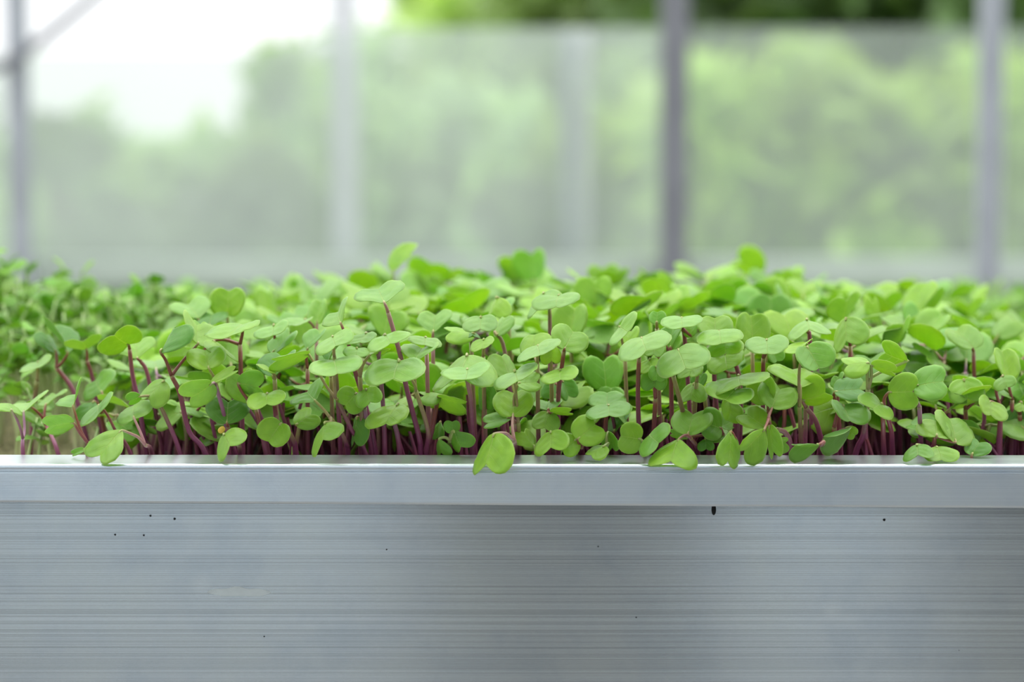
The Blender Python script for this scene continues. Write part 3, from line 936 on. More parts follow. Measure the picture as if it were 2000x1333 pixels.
S('smooth leaf hanging over the rim from a red petiole, left of the draped leaf', 'a5', 34, [(1200, 1190), (1180, 1000)], RED,
  L(15, 't', 1140, 945, 1170, 1310, 955, 1050, 1275, 1150, tint=FRESH, shape='fan', fold=0.05))
S('peanut-shaped lime leaf seen from above, with pinkish stems behind it', 'a6', 40, [(690, 1190), (600, 800), (470, 610)], PINK,
  L(25, 't', 440, 520, 705, 450, 460, 330, 690, 670, tint=LIME, fold=-0.3, bend=0.2))
S('broad pale two-lobed leaf above the peanut-shaped leaf, with a smaller leaf lying over it', 'a6', 36, [(420, 1190), (390, 600)], OLIVE,
  L(18, 'a', 372, 385, 330, 110, 78, 110, 752, 190, tint=LIME, fold=0.05), L(13, 't', 500, -120, 640, 120, 305, 70, 780, -60, tint=MID, shape='round'))
S('bluish dark leaf with a yellow corner, right part of the front', 'a6', 40, [(900, 1190), (860, 560)], RED,
  L(27, 't', 868, 440, 1185, 380, 960, 210, 1000, 520, tint=DEEP), L(34, 'a', 870, 400, 860, 230, 800, 330, 930, 230, tint=MID))
S('wide cup leaf with one lobe stretched to the right, right part of the front', 'a6', 38, [(840, 1190), (820, 860)], RED,
  L(23, 't', 930, 580, 1000, 740, 720, 640, 1215, 750, tint=MID, fold=0.35))
S('crumpled dark glossy leaf above the rim, with a pale bud-like partner', 'a6', 33, [(640, 1190), (700, 1030), (850, 960)], RED,
  L(16, 't', 970, 860, 640, 930, 850, 765, 820, 1035, tint=DEEP, fold=-0.4), L(19, 't', 985, 880, 1060, 960, 990, 1000, 1085, 860, tint=FRESH))
S('dark pointed leaf drooping left just above the rim, right part', 'a6', 33, [(655, 1190), (690, 1040)], RED,
  L(18, 't', 640, 1065, 320, 1050, 450, 938, 430, 1190, tint=DEEP, fold=-0.35))
S('curled pink stem looping beside a small rounded leaf, right part of the rim', 'a6', 32, [(40, 1192), (190, 1188), (268, 1120), (262, 1010), (200, 915), (110, 885)], PINK,
  L(15, 't', 75, 1085, 245, 1060, 120, 950, 165, 1160, tint=FRESH))
S('three-leaved light seedling on slender green stalks, right part', 'a6', 34, [(1085, 1190), (1180, 960), (1225, 650), (1240, 380)], GREEN,
  L(12, 't', 1255, 75, 985, 60, 1060, -90, 1085, 185, tint=LIME), L(12, 't', 1295, 90, 1560, 150, 1420, 45, 1440, 210, tint=LIME), L(17, 'a', 1720, 80, 1440, -10, 1560, -250, 1520, 120, tint=FRESH, shape='heart'), pet=[[(1232, 200)], [(1280, 240)], [(1290, 230)]])
S('two-lobed pale leaf hanging down like a wing, right part of the front', 'a6', 34, [(1440, 1190), (1425, 700)], RED,
  L(11, 't', 1400, 560, 1255, 595, 1160, 425, 1520, 745, tint=FRESH, fold=0.15))
S('flat heart leaf with its notch to the right, beside the dark round-lobed leaf', 'a7', 36, [(-40, 1190), (-60, 900), (-150, 590)], RED,
  L(11, 't', -92, 415, 215, 405, 85, 195, 120, 665, tint=FRESH, shape='heart', fold=0.08))
S('dark round-lobed leaf with a pale rim, right part', 'a7', 40, [(320, 1190), (290, 600)], PURPLE,
  L(12, 't', 245, 350, 580, 290, 440, 65, 430, 525, tint=MID, shape='round', fold=0.15))
S('heart leaf with drooping lobes on a short red stalk, right end', 'a7', 34, [(462, 1190), (468, 1080), (490, 960)], RED,
  L(14, 'a', 492, 930, 515, 710, 310, 850, 765, 900, tint=FRESH, fold=-0.35, shape='heart'), L(20, 'a', 735, 1085, 745, 760, 475, 690, 1010, 900, tint=FRESH, shape='round'))
S('low leaf spreading along the rim at the right end, paired with a darker leaf', 'a7', 34, [(540, 1190)], GREEN,
  L(17, 't', 500, 1085, 520, 1190, 285, 1175, 750, 1185, tint=FRESH), L(23, 't', 260, 1080, 230, 1190, 50, 1170, 430, 1090, tint=MID))
S('dark rounded leaf low at the rim near the right edge', 'a7', 40, [(960, 1190)], RED,
  L(25, 'a', 930, 1180, 1040, 1010, 885, 1070, 1160, 1150, tint=DEEP))
S('soft-focus lobed leaf overlapping others, right end middle height', 'a7', 55, [(900, 1190), (860, 640)], RED,
  L(48, 't', 840, 290, 860, 520, 625, 400, 1080, 350, tint=FRESH), L(60, 'a', 1080, 380, 1060, 215, 920, 290, 1220, 330, tint=PALE_SHEEN))
S('lime folded leaf like an open book near the right edge', 'a7', 46, [(1265, 1190), (1280, 900), (1300, 640)], RED,
  L(40, 't', 1150, 560, 1130, 720, 985, 500, 1355, 705, tint=LIME, fold=0.3))
S('pale bluish propeller leaf on two dark red stalks near the right edge', 'a7', 48, [(1290, 1190), (1300, 620)], RED,
  L(45, 't', 1320, 230, 1330, 355, 1205, 340, 1460, 225, tint=PALE_SHEEN), pet=[[(1240, 390)]])
S('pale round leaf standing high near the right edge, soft focus', 'a7', 62, [(1420, 1190), (1440, 520)], RED,
  L(58, 'a', 1380, 225, 1365, -125, 1182, 60, 1545, 85, tint=LIME, shape='round'))
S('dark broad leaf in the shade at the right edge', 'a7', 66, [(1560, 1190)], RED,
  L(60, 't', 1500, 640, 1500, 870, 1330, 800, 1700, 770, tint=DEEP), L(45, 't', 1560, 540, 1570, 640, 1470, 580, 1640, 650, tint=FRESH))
# --- higher, second storey
S('narrow bluish fan leaf on a purple stem left of the tallest seedling', 'b2', 36, [(1480, 2455), (1400, 2030), (1310, 1700), (1210, 1370), (1160, 1140)], RED,
  L(22, 'a', 1035, 865, 960, 690, 862, 880, 1205, 545, tint=PALE_SHEEN, shape='fan'))
S('pale propeller leaf slanting up in front of the purple stem', 'b2', 38, [(1050, 2450), (1010, 1700), (970, 1250)], OLIVE,
  L(17, 't', 950, 1010, 985, 1090, 745, 1165, 1200, 905, tint=PALE_SHEEN, fold=0.1))
S('dark curled leaf under the slanting pale propeller leaf', 'b2', 44, [(960, 2450), (930, 1500)], OLIVE,
  L(30, 'a', 905, 1330, 1000, 1105, 855, 1190, 1040, 1150, tint=DEEP, fold=0.5))
S('glossy mid-green leaf with a crinkled edge below a pale leaf, upper left of centre', 'b2', 54, [(260, 2400), (230, 1500)], RED,
  L(50, 'a', 215, 1190, 400, 925, 185, 1010, 455, 1100, tint=MID), L(54, 't', 220, 880, 215, 970, 0, 975, 440, 825, tint=PALE_SHEEN))
S('rounded bluish leaf right of the glossy crinkled leaf', 'b2', 58, [(640, 2400), (640, 1400)], RED,
  L(56, 'a', 640, 1165, 760, 930, 588, 1020, 832, 1020, tint=MID))
S('flat pale leaf with a dark-lit right wing below the purple stem', 'b2', 36, [(1330, 2450), (1290, 1500)], OLIVE,
  L(17, 't', 1255, 1145, 1255, 1225, 1080, 1185, 1412, 1215, tint=PALE_SHEEN), L(20, 'a', 1420, 1230, 1560, 1180, 1330, 1250, 1600, 1190, tint=FRESH))
S('pale saucer leaf with one raised lobe crossing the tallest stem', 'p', 34, [(752, 888), (748, 790), (740, 700)], PURPLE,
  L(13, 't', 755, 660, 768, 677, 714, 672, 797, 641, tint=PALE_SHEEN, fold=0.15), L(28, 't', 712, 655, 700, 672, 682, 662, 745, 650, tint=PALE_SHEEN))
S('round blurred leaf facing the viewer, upper left of centre', 'b2', 104, [(760, 2100), (750, 1000)], PINK,
  L(100, 'a', 760, 830, 770, 560, 640, 670, 900, 660, tint=PALE_SHEEN, shape='round'), L(94, 't', 640, 810, 470, 860, 320, 790, 680, 800, tint=PALE_SHEEN))
S('soft pale fan leaf on a pink stalk, upper centre', 'b3', 72, [(620, 2200), (605, 1050)], PINK,
  L(68, 'a', 600, 955, 625, 720, 410, 820, 862, 780, tint=PALE_SHEEN, shape='fan'))
S('yellow-lit leaf next to a dark one under a pale top leaf, upper centre', 'b3', 54, [(1130, 2300), (1080, 1060)], OLIVE,
  L(50, 't', 1080, 970, 790, 900, 960, 820, 1010, 1035, tint=LIME), L(52, 't', 1080, 960, 1110, 1000, 985, 930, 1190, 930, tint=DEEP), L(46, 't', 1190, 770, 1180, 905, 985, 840, 1425, 805, tint=PALE_SHEEN, fold=0.15))
S('bluish leaf on an olive stalk, upper centre', 'b3', 62, [(1640, 2400), (1500, 1200), (1370, 940)], OLIVE,
  L(60, 'a', 1400, 975, 1450, 740, 1335, 870, 1565, 830, tint=PALE_SHEEN))
S('arched lime leaf with a shaded underside, upper centre', 'b3', 92, [(1600, 2100), (1540, 740)], OLIVE,
  L(90, 't', 1420, 470, 1330, 640, 1165, 690, 1470, 640, tint=LIME, fold=-0.5, under=False))
S('thin pale leaf seen edge-on above the saucer-shaped leaves, centre', 'b3', 40, [(560, 2450), (530, 1200)], PINK,
  L(30, 't', 520, 1020, 520, 1085, 300, 1000, 722, 1070, tint=PALE_SHEEN))
S('lime leaf catching light above the curled propeller leaf, centre', 'b3', 42, [(1260, 2450), (1230, 1250)], OLIVE,
  L(35, 't', 1230, 1035, 1200, 1150, 1078, 1150, 1382, 1060, tint=LIME))
S('large two-lobed leaf, left lobe pale and right lobe darker, on a red stalk, centre right', 'b4', 40, [(575, 2455), (575, 1750), (645, 1180)], RED,
  L(22, 'a', 645, 1115, 765, 870, 505, 960, 960, 1160, tint=FRESH, shape='round', fold=0.12))
S('pale propeller leaf below the large two-lobed leaf, with a light round leaf behind', 'b4', 38, [(330, 2455), (315, 1330)], OLIVE,
  L(14, 't', 325, 1130, 330, 1215, 45, 1255, 600, 1035, tint=PALE_SHEEN, fold=0.08), L(28, 'a', 270, 1195, 280, 965, 55, 1075, 470, 1000, tint=LIME, shape='round'))
S('lime leaf under the large two-lobed leaf, centre right', 'b4', 44, [(500, 2455), (490, 1500)], OLIVE,
  L(30, 't', 480, 1135, 475, 1320, 345, 1240, 612, 1210, tint=LIME))
S('pair of pale wavy propeller leaves on two olive stalks, upper centre right', 'b4', 66, [(470, 2300), (470, 930), (465, 660)], OLIVE,
  L(60, 't', 555, 510, 500, 620, 280, 555, 880, 480, tint=PALE_SHEEN), L(66, 't', 380, 480, 330, 640, 160, 640, 590, 405, tint=PALE_SHEEN))
S('narrow pale leaf seen edge-on leaning right, beside a lime leaf, right of centre', 'b4', 46, [(1440, 2455), (1400, 1200)], OLIVE,
  L(35, 't', 1340, 890, 1410, 940, 1215, 1115, 1520, 690, tint=PALE_SHEEN), L(42, 'a', 1440, 1110, 1450, 880, 1310, 1080, 1545, 1020, tint=LIME))
S('pale sickle-shaped propeller leaf with a raised right lobe, right of centre', 'p', 38, [(1250, 888), (1246, 780), (1248, 700)], RED,
  L(13, 't', 1258, 668, 1262, 688, 1197, 684, 1300, 642, tint=PALE_SHEEN, fold=0.1))
S('pale heart-shaped leaf tilted to the viewer on a brown stem, right of centre', 'p', 36, [(1350, 888), (1335, 810), (1315, 735)], OLIVE,
  L(11, 't', 1322, 690, 1332, 722, 1281, 712, 1385, 678, tint=PALE_SHEEN, shape='heart', fold=0.1))
S('three overlapping green leaves left of the tilted pale heart leaf', 'a5', 38, [(160, 1190), (190, 500)], RED,
  L(25, 't', 110, 20, 90, 140, 0, 130, 250, 40, tint=LIME), L(20, 't', 200, 110, 210, 270, 92, 190, 330, 225, tint=MID), L(25, 't', 180, 170, 160, 385, 10, 260, 345, 250, tint=MID))
S('lime leaf peeping out right below the tilted pale heart leaf', 'a5', 40, [(640, 1190), (700, 300)], OLIVE,
  L(23, 't', 720, 70, 595, 230, 490, 150, 770, 110, tint=LIME))
S('wavy lime leaf with a notch in the shade below the pale heart leaf', 'a5', 42, [(880, 1190), (800, 470)], OLIVE,
  L(28, 't', 660, 310, 590, 475, 468, 430, 812, 420, tint=FRESH, fold=-0.2), L(32, 'a', 740, 380, 750, 200, 640, 320, 840, 300, tint=DEEP))
S('stacked pale and lime leaves one above the other, right of centre', 'b5', 38, [(1000, 2455), (920, 1500), (960, 1100)], RED,
  L(18, 't', 965, 965, 960, 1060, 698, 970, 1282, 940, tint=FRESH, fold=0.12), L(20, 't', 1060, 1060, 1000, 1225, 840, 1110, 1305, 1050, tint=LIME), L(25, 't', 1030, 1230, 1010, 1390, 860, 1380, 1300, 1180, tint=LIME))
S('rounded back leaf with a pale midrib, right of centre', 'b5', 42, [(1240, 2455), (1230, 1500), (1000, 1100)], RED,
  L(28, 'a', 940, 990, 940, 745, 715, 870, 1165, 860, tint=FRESH, shape='round', fold=0.1))
S('flat pale bird-shaped leaf on a dark stalk, right of centre upper row', 'b5', 44, [(640, 2300), (560, 1100), (530, 900)], RED,
  L(26, 't', 520, 790, 500, 885, 240, 830, 762, 765, tint=PALE_SHEEN, fold=0.15), L(31, 'a', 640, 1000, 630, 850, 545, 930, 720, 880, tint=MID))
S('small round bluish leaf beside the bird-shaped leaf', 'b5', 46, [(250, 2300), (210, 900)], OLIVE,
  L(34, 'a', 205, 830, 210, 690, 105, 745, 325, 740, tint=MID, shape='round'))
S('shaded green leaf under the bird-shaped leaf, on a dark red stalk', 'b5', 40, [(400, 2400), (380, 1200)], RED,
  L(31, 'a', 390, 1130, 410, 880, 250, 1040, 505, 980, tint=MID), L(27, 't', 180, 1080, 130, 1200, 60, 1160, 350, 1180, tint=FRESH))
S('big soft green heart leaf in the second row, right of centre', 'b5', 54, [(1420, 2300), (1390, 1120)], OLIVE,
  L(52, 'a', 1380, 1090, 1400, 740, 1160, 860, 1620, 890, tint=FRESH, shape='round'))
S('thin pale leaf held flat on a straight stalk with leaflets below, right', 'p', 38, [(1492, 888), (1490, 780), (1491, 700)], RED,
  L(22, 't', 1496, 668, 1492, 688, 1453, 673, 1539, 668, tint=PALE_SHEEN), L(27, 't', 1510, 684, 1520, 706, 1496, 700, 1530, 690, tint=MID))
S('round lime leaf behind the slender three-leaved seedling', 'b6', 40, [(460, 2300), (480, 1300)], GREEN,
  L(36, 't', 480, 1090, 300, 1190, 240, 1170, 500, 1110, tint=LIME, shape='round'))
S('wide pale leaf with a shaded underside on a red stalk, right upper row', 'b6', 54, [(540, 2200), (520, 1080), (490, 930)], RED,
  L(50, 't', 480, 780, 470, 890, 205, 880, 742, 830, tint=PALE_SHEEN, fold=-0.2))
S('large soft pale leaf with curved lower edge, right upper row', 'b6', 66, [(1020, 2200), (1020, 1120)], RED,
  L(62, 't', 960, 750, 920, 1040, 740, 1060, 1155, 900, tint=FRESH, fold=-0.25))
S('soft pale twin-lobed leaf on a red stalk, right end upper row', 'b7', 92, [(985, 2100), (960, 1180)], RED,
  L(88, 'a', 935, 1140, 775, 890, 640, 1060, 1085, 950, tint=FRESH, shape='round'))
S('tall blurred leaf pair standing above the others at the right', 'b7', 200, [(290, 1500), (265, 820)], GREEN,
  L(198, 'a', 268, 690, 370, 330, 150, 560, 480, 470, tint=LIME, shape='oval'), L(202, 'a', 290, 700, 600, 420, 370, 500, 460, 640, tint=FRESH, shape='oval'))
S('tallest blurred narrow blade standing out of the rear centre', 'p', 230, [(775, 760), (772, 560)], GREEN,
  L(228, 'a', 770, 530, 806, 477, 770, 498, 806, 505, tint=LIME, shape='oval', fold=0.3))
S('round lime leaf standing out at the rear left', 'b1', 122, [(1300, 1900), (1240, 900)], OLIVE,
  L(120, 'a', 1235, 700, 1240, 385, 995, 590, 1475, 590, tint=LIME, shape='round'))
S('blurred bluish leaf on the rear left slope', 'b1', 112, [(950, 1900), (960, 900)], RED,
  L(110, 'a', 900, 800, 740, 560, 500, 690, 985, 570, tint=PALE_SHEEN), L(106, 'a', 1000, 850, 1010, 690, 800, 810, 1235, 790, tint=DEEP))
S('wide leaf with pale top edge and lime underside, upper left', 'b1', 44, [(1420, 2300), (1390, 1100)], RED,
  L(38, 't', 1390, 895, 1230, 1010, 1015, 940, 1690, 880, tint=FRESH), L(44, 't', 1080, 1060, 1300, 1180, 1010, 1060, 1335, 1180, tint=LIME))

STEM_TOPS = (PINK, RED, OLIVE, PURPLE, GREEN)
SHAPES = {'heart': OUT_HEART, 'fan': OUT_FAN, 'round': OUT_ROUND, 'oval': OUT_OVAL}
VIEW_UP = UPV * 0.62 - FWD * 0.78
R1 = random.Random(11)
S_R0, S_R1 = 0.00108, 0.00082


def rgba(c):
    return (c[0], c[1], c[2], 1.0)


def build_seedling(label, win, root_y, stem_px, top, leaves, kw):
    ry = root_y * mm
    blades = []
    for (y, d, c, tint, fold, bend, shape, under, lobe) in leaves:
        q = [px(win, c[i], c[i + 1]) for i in range(0, 8, 2)]
        O, Wv, Lv = pose_from_pixels(*q, y * mm, d == 't')
        upv = -VIEW_UP if under else VIEW_UP
        outl = SHAPES[shape] if shape else (OUT_HEART, OUT_FAN, OUT_HEART, OUT_ROUND)[R1.randrange(4)]
        fo = R1.choice((0.22, 0.30, 0.36, -0.18, 0.26)) * R1.uniform(0.8, 1.2) if fold is None else fold * 1.4
        be = R1.uniform(0.08, 0.26) if bend is None else bend
        lo = R1.uniform(0.05, 0.22) if lobe is None else lobe
        sk, st_ = R1.uniform(-0.05, 0.05), R1.getstate()
        for k in range(16):                       # slide towards the viewer until the blade clears the rim
            R1.setstate(st_)
            g = blade(O, Wv, Lv, outl, fo, be, lo, sk, R1, 16, 6, up=upv)
            vy, vz = g[0][:, 1], g[0][:, 2]
            if not np.any((vz < 0.0004) & (vy > -0.0006) & (vy < 0.027)):
                break
            ray = (O - CAM) / (O[1] - CAM[1])
            sc = 1 - 0.0025 / (O[1] - CAM[1])
            O = O - ray * 0.0025
            Wv, Lv = Wv * sc, Lv * sc
        blades.append((O, Wv, Lv, g, tint))
    jy = sum(b[0][1] for b in blades) / len(blades)
    sp = [px(win, *p) for p in stem_px]
    n = len(sp)
    first_v = sp[0][1]
    P0 = at(sp[0][0], sp[0][1], ry)
    if n == 1:
        j = sum(b[0] for b in blades) / len(blades)
        j = j + np.array([(P0[0] - j[0]) * 0.25, 0.004, -0.004])
        pts = [P0, j]
    else:
        pts = []
        for i, p in enumerate(sp):
            f = i / (n - 1)
            pts.append(at(p[0], p[1], ry + (jy + 0.002 - ry) * f ** 1.3))
        j = pts[-1]
    dirn = pts[0] - pts[1]
    dirn = dirn / (abs(dirn[2]) + 1e-6)
    drop = pts[0][2] - SOIL_Z + 0.002
    if drop > 0.001:
        foot = pts[0] + np.array([max(-0.4, min(0.4, dirn[0])) * 0.6, 0.1 * max(-1, min(1, dirn[1])), -1.0]) * drop
        foot[1] = max(foot[1], 0.031)
        pts = [foot] + pts
    else:
        foot = pts[0]
    path = catmull(pts, 5)
    e = empty('radish_seedling', foot)
    tag(e, label, 'seedling', 'radish seedlings in the trough')
    mb = MB()
    fat = R1.uniform(0.9, 1.12) * (1.15 if win == 'a6' else 1)
    v, f, uv = tube(local(e, path), S_R0 * fat, S_R1 * fat, 8)
    mb.add(v, f, uv)
    pets = kw.get('pet', [])
    for i, (O, Wv, Lv, g, tint) in enumerate(blades):
        ld = Lv / (np.linalg.norm(Lv) + 1e-9)
        way = []
        if i < len(pets) and pets[i]:
            k = len(pets[i])
            for m, p in enumerate(pets[i]):
                f_ = (m + 1) / (k + 1)
                way.append(at(*px(win, *p), j[1] + (O[1] - j[1]) * f_))
        dist = np.linalg.norm(O - j)
        if not way and dist > 0.004:
            way = [(j + O) / 2 - ld * dist * 0.12 + np.array([0, 0, 0.06 * dist])]
        pp = catmull([j] + way + [O, O + Lv * 0.12], 4)
        v, f, uv = tube(local(e, pp), S_R1 * 0.86 * fat, 0.00042, 7, 0.82, 1.08)
        mb.add(v, f, uv, tint=(1.0, 1.0, 1.0) if i % 2 else (1.05, 1.12, 0.95))
    st = mb.build('stem', M['stem'], e)
    st.color = rgba(top)
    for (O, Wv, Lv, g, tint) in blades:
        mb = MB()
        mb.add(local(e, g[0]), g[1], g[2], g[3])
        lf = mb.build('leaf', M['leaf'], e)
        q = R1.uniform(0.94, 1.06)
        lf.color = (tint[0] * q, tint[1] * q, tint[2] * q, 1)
    if 'hull' in kw:
        hp = at(*px(win, *kw['hull']), jy - 0.002)
        mb = MB()
        ph, th_ = 7, 10
        vv = []
        for i in range(ph + 1):
            a = PI * i / ph
            for k in range(th_):
                b = 2 * PI * k / th_
                r = 0.0013 * math.sin(a) * (1 + 0.15 * math.sin(2 * b + a))
                vv.append((hp[0] + r * math.cos(b) + 0.0004 * math.cos(a), hp[1] + r * math.sin(b), hp[2] + 0.0015 * math.cos(a)))
        ff = [(i * th_ + k, i * th_ + (k + 1) % th_, (i + 1) * th_ + (k + 1) % th_, (i + 1) * th_ + k) for i in range(ph) for k in range(th_)]
        mb.add(local(e, np.array(vv)), ff)
        hl = mb.build('seed_hull', M['hull'], e, attrs=False)
        hl['label'] = 'yellow seed hull'
    return e


FRONT = [build_seedling(*s) for s in SEED]

# ------------------------------------------------------------------ the rest of the radish: individuals behind, then uncountable fill
R2 = random.Random(23)


def unit_leaf(seed, outl, fold, bend, n=9, K=4):
    """Leaf of half width 1, base at the origin, tip along +y, upper face +z."""
    r = random.Random(seed)
    return blade(np.zeros(3), np.array([1.0, 0, 0]), np.array([0, RHO, 0.0]), outl, fold, bend, r.uniform(0.03, 0.12), r.uniform(-0.05, 0.05), r, n, K, th=0.035)


UNIT = [unit_leaf(k, (OUT_HEART, OUT_FAN, OUT_ROUND)[k % 3], (-0.25, 0.1, 0.25, 0.4, -0.1)[k % 5], (0.05, 0.2, 0.35, 0.12)[k % 4]) for k in range(10)]
UNIT_STEM = []
for k in range(6):
    a, b = R2.uniform(-0.12, 0.12), R2.uniform(-0.12, 0.12)
    path = catmull([(0, 0, 0), (a * 0.3, b * 0.3, 0.35), (a, b, 0.7), (0, 0, 1.0)], 3)
    UNIT_STEM.append(path)


def rot(az, pitch, roll):
    """Leaf matrix: tip azimuth az (0 = +y), pitch up, roll about the tip axis."""
    ca, sa, cp, sp, cr, sr = math.cos(az), math.sin(az), math.cos(pitch), math.sin(pitch), math.cos(roll), math.sin(roll)
    Rz = np.array([[ca, sa, 0], [-sa, ca, 0], [0, 0, 1]])
    Rx = np.array([[1, 0, 0], [0, cp, -sp], [0, sp, cp]])
    Ry = np.array([[cr, 0, sr], [0, 1, 0], [-sr, 0, cr]])
    return Rz @ Rx @ Ry


def random_plan(x, y, h):
    """One random seedling: stem top, lean and two leaves."""
    az = R2.uniform(0, 2 * PI)
    lean = np.array([R2.gauss(0, 0.006), R2.gauss(-0.002, 0.005), 0])
    leaves = []
    for s in (0, 1):
        w = R2.uniform(0.0092, 0.0132) * (1.0 if s == 0 else 0.86)
        leaves.append((R2.randrange(len(UNIT)), w, az + s * PI + R2.gauss(0, 0.35), R2.gauss(0.12, 0.46), R2.gauss(0, 0.40)))
    tint = R2.choice((LIME, FRESH, FRESH, FRESH, MID, PALE_SHEEN, LIME))
    q = R2.uniform(0.9, 1.1)
    return dict(x=x, y=y, h=h, lean=lean, leaves=leaves, tint=tuple(c * q for c in tint), top=R2.choice(STEM_TOPS), stem=R2.randrange(6))


def stem_path(p):
    base = UNIT_STEM[p['stem']].copy()
    path = base * np.array([p['h'] * 0.5, p['h'] * 0.5, p['h']]) + base[:, 2:3] ** 1.5 * p['lean']
    return path


def plan_geometry(p, mb_leaf, mb_stem, low=True):
    o = np.array([p['x'], p['y'], SOIL_Z - 0.001])
    path = stem_path(p) + o
    v, f, uv = tube(path[::2] if low else path, S_R0, S_R1, 5, cap=False)
    mb_stem.add(v, f, uv, tint=p['top'])
    for (k, w, az, pi_, ro) in p['leaves']:
        g = UNIT[k]
        Rm = rot(az, pi_, ro)
        pet = path[-1] + Rm @ np.array([0, 0.3 * w + 0.002, 0.001])
        mb_leaf.add((g[0] * w) @ Rm.T + pet, g[1], g[2], g[3], tint=p['tint'])
        v, f, uv = tube(np.array([path[-1], (path[-1] + pet) / 2 + np.array([0, 0, -0.0006]), pet + Rm @ np.array([0, 0.1 * w, 0])]), S_R1 * 0.85, 0.0005, 5, 0.85, 1.05, cap=False)
        mb_stem.add(v, f, uv, tint=p['top'])


def canopy_h(x, y):
    """Height of the canopy above the soil: lower to both ends and at the very front."""
    ex = min((x - MAT_X0) / 0.12, (MAT_X1 - x) / 0.12, 1.0)
    ey = min((y - 0.03) / 0.09, 1.0)
    return 0.024 + (0.022 + 0.018 * max(ey, 0)) * (0.54 + 0.46 * max(ex, 0) ** 0.7)


LEAF_MESH = []
for k, g in enumerate(UNIT):
    b_ = MB()
    b_.add(g[0], g[1], g[2], g[3])
    LEAF_MESH.append(b_.mesh('radish_leaf_blade', M['leaf']))


def individual(p, label, group):
    e = empty('radish_seedling', (p['x'], p['y'], SOIL_Z - 0.001))
    tag(e, label, 'seedling', group)
    path = stem_path(p)
    mb = MB()
    v, f, uv = tube(path, S_R0, S_R1, 6)
    mb.add(v, f, uv)
    lv = []
    for (k, w, az, pi_, ro) in p['leaves']:
        Rm = rot(az, pi_, ro)
        pet = path[-1] + Rm @ np.array([0, 0.3 * w + 0.002, 0.001])
        v, f, uv = tube(np.array([path[-1], (path[-1] + pet) / 2 + np.array([0, 0, -0.0006]), pet + Rm @ np.array([0, 0.1 * w, 0])]), S_R1 * 0.85, 0.0005, 6, 0.85, 1.05)
        mb.add(v, f, uv)
        lv.append((k, w, Rm, pet))
    st = mb.build('stem', M['stem'], e)
    st.color = rgba(p['top'])
    for (k, w, Rm, pet) in lv:
        lf = link(bpy.data.objects.new('leaf', LEAF_MESH[k]), e)
        from mathutils import Matrix
        mt = Matrix(((Rm[0][0] * w, Rm[0][1] * w, Rm[0][2] * w, pet[0]), (Rm[1][0] * w, Rm[1][1] * w, Rm[1][2] * w, pet[1]),
                     (Rm[2][0] * w, Rm[2][1] * w, Rm[2][2] * w, pet[2]), (0, 0, 0, 1)))
        lf.matrix_local = mt
        lf.color = rgba(p['tint'])
    return e


plans = []
yy = 0.064
while yy < 0.432:
    step = 0.0135
    xx = MAT_X0 + 0.004 + R2.uniform(0, 0.01)
    while xx < MAT_X1 - 0.004:
        x, y = xx + R2.uniform(-0.006, 0.006), yy + R2.uniform(-0.006, 0.006)
        # keep the dark hollow right of centre and thin out the near rows, which are built one by one above
        near = y < 0.095
        if not (near and R2.random() < 0.45):
            h = canopy_h(x, y) * R2.uniform(0.72, 1.05) * (0.80 if near else 1.0)
            plans.append(random_plan(x, y, h))
        xx += step * R2.uniform(0.85, 1.2)
    yy += step
plans.sort(key=lambda p: p['y'] - 0.8 * p['h'])
N_IND = 300 - len(FRONT)
ZONES = [(-1, -0.06, 'left'), (-0.06, 0.07, 'centre'), (0.07, 0.16, 'right of centre'), (0.16, 1, 'right')]
for p in plans[:N_IND]:
    zone = next(z[2] for z in ZONES if z[0] <= p['x'] < z[1])
    row = 'second rows' if p['y'] < 0.11 else 'middle rows'
    individual(p, 'soft-focus radish seedling crowded in the %s of the tray, %s part' % (row, zone), 'radish seedlings in the %s, %s' % (row, zone))
ml, ms = MB(), MB()
for p in plans[N_IND:]:
    plan_geometry(p, ml, ms)
thick = empty('radish_thicket', (0.045, 0.3, SOIL_Z))
tag(thick, 'blurred mass of radish seedlings filling the back of the tray', 'seedlings', kind='stuff')
for mb, nm, mt in ((ml, 'foliage', M['leaf']), (ms, 'stems', M['stem'])):
    mb.v = [local(thick, v) for v in mb.v]
    o = mb.build(nm, mt, thick)
    o['kind'] = 'stuff'

# bare stems and small shaded leaves between the front seedlings
ml, ms = MB(), MB()
for i in range(270):
    x = R2.uniform(MAT_X0 + 0.004, MAT_X1 - 0.004)
    y = 0.046 + 0.10 * R2.random() ** 1.2
    o = np.array([x, y, SOIL_Z - 0.001])
    h = R2.uniform(0.030, 0.052) * (0.7 + 0.3 * min(1, (x - MAT_X0) / 0.05))
    lean = np.array([R2.gauss(-0.003, 0.008), R2.gauss(0, 0.006), 0])
    base = UNIT_STEM[R2.randrange(6)]
    path = base * np.array([h * 0.5, h * 0.5, h]) + base[:, 2:3] ** 1.5 * lean + o
    v, f, uv = tube(path[::2], S_R0 * R2.uniform(0.8, 1.1), S_R1 * 0.8, 6, 0, 0.75, cap=False)
    lit_tint = (1.2, 1.1, 1.2) if 0.10 < x < 0.17 else (0.55, 0.45, 0.5)  # stem tops tinted brighter in one lit patch, darkened elsewhere for shade
    ms.add(v, f, uv, tint=tuple(a * b for a, b in zip(R2.choice((PINK, RED, PURPLE)), lit_tint)))
    if R2.random() < 0.5 and y > 0.050:
        g = UNIT[R2.randrange(len(UNIT))]
        w = R2.uniform(0.006, 0.0105)
        Rm = rot(R2.uniform(0, 2 * PI), R2.gauss(0, 0.5), R2.gauss(0, 0.4))
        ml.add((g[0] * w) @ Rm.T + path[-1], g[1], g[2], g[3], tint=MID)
und = empty('radish_understorey', (0.045, 0.08, SOIL_Z))
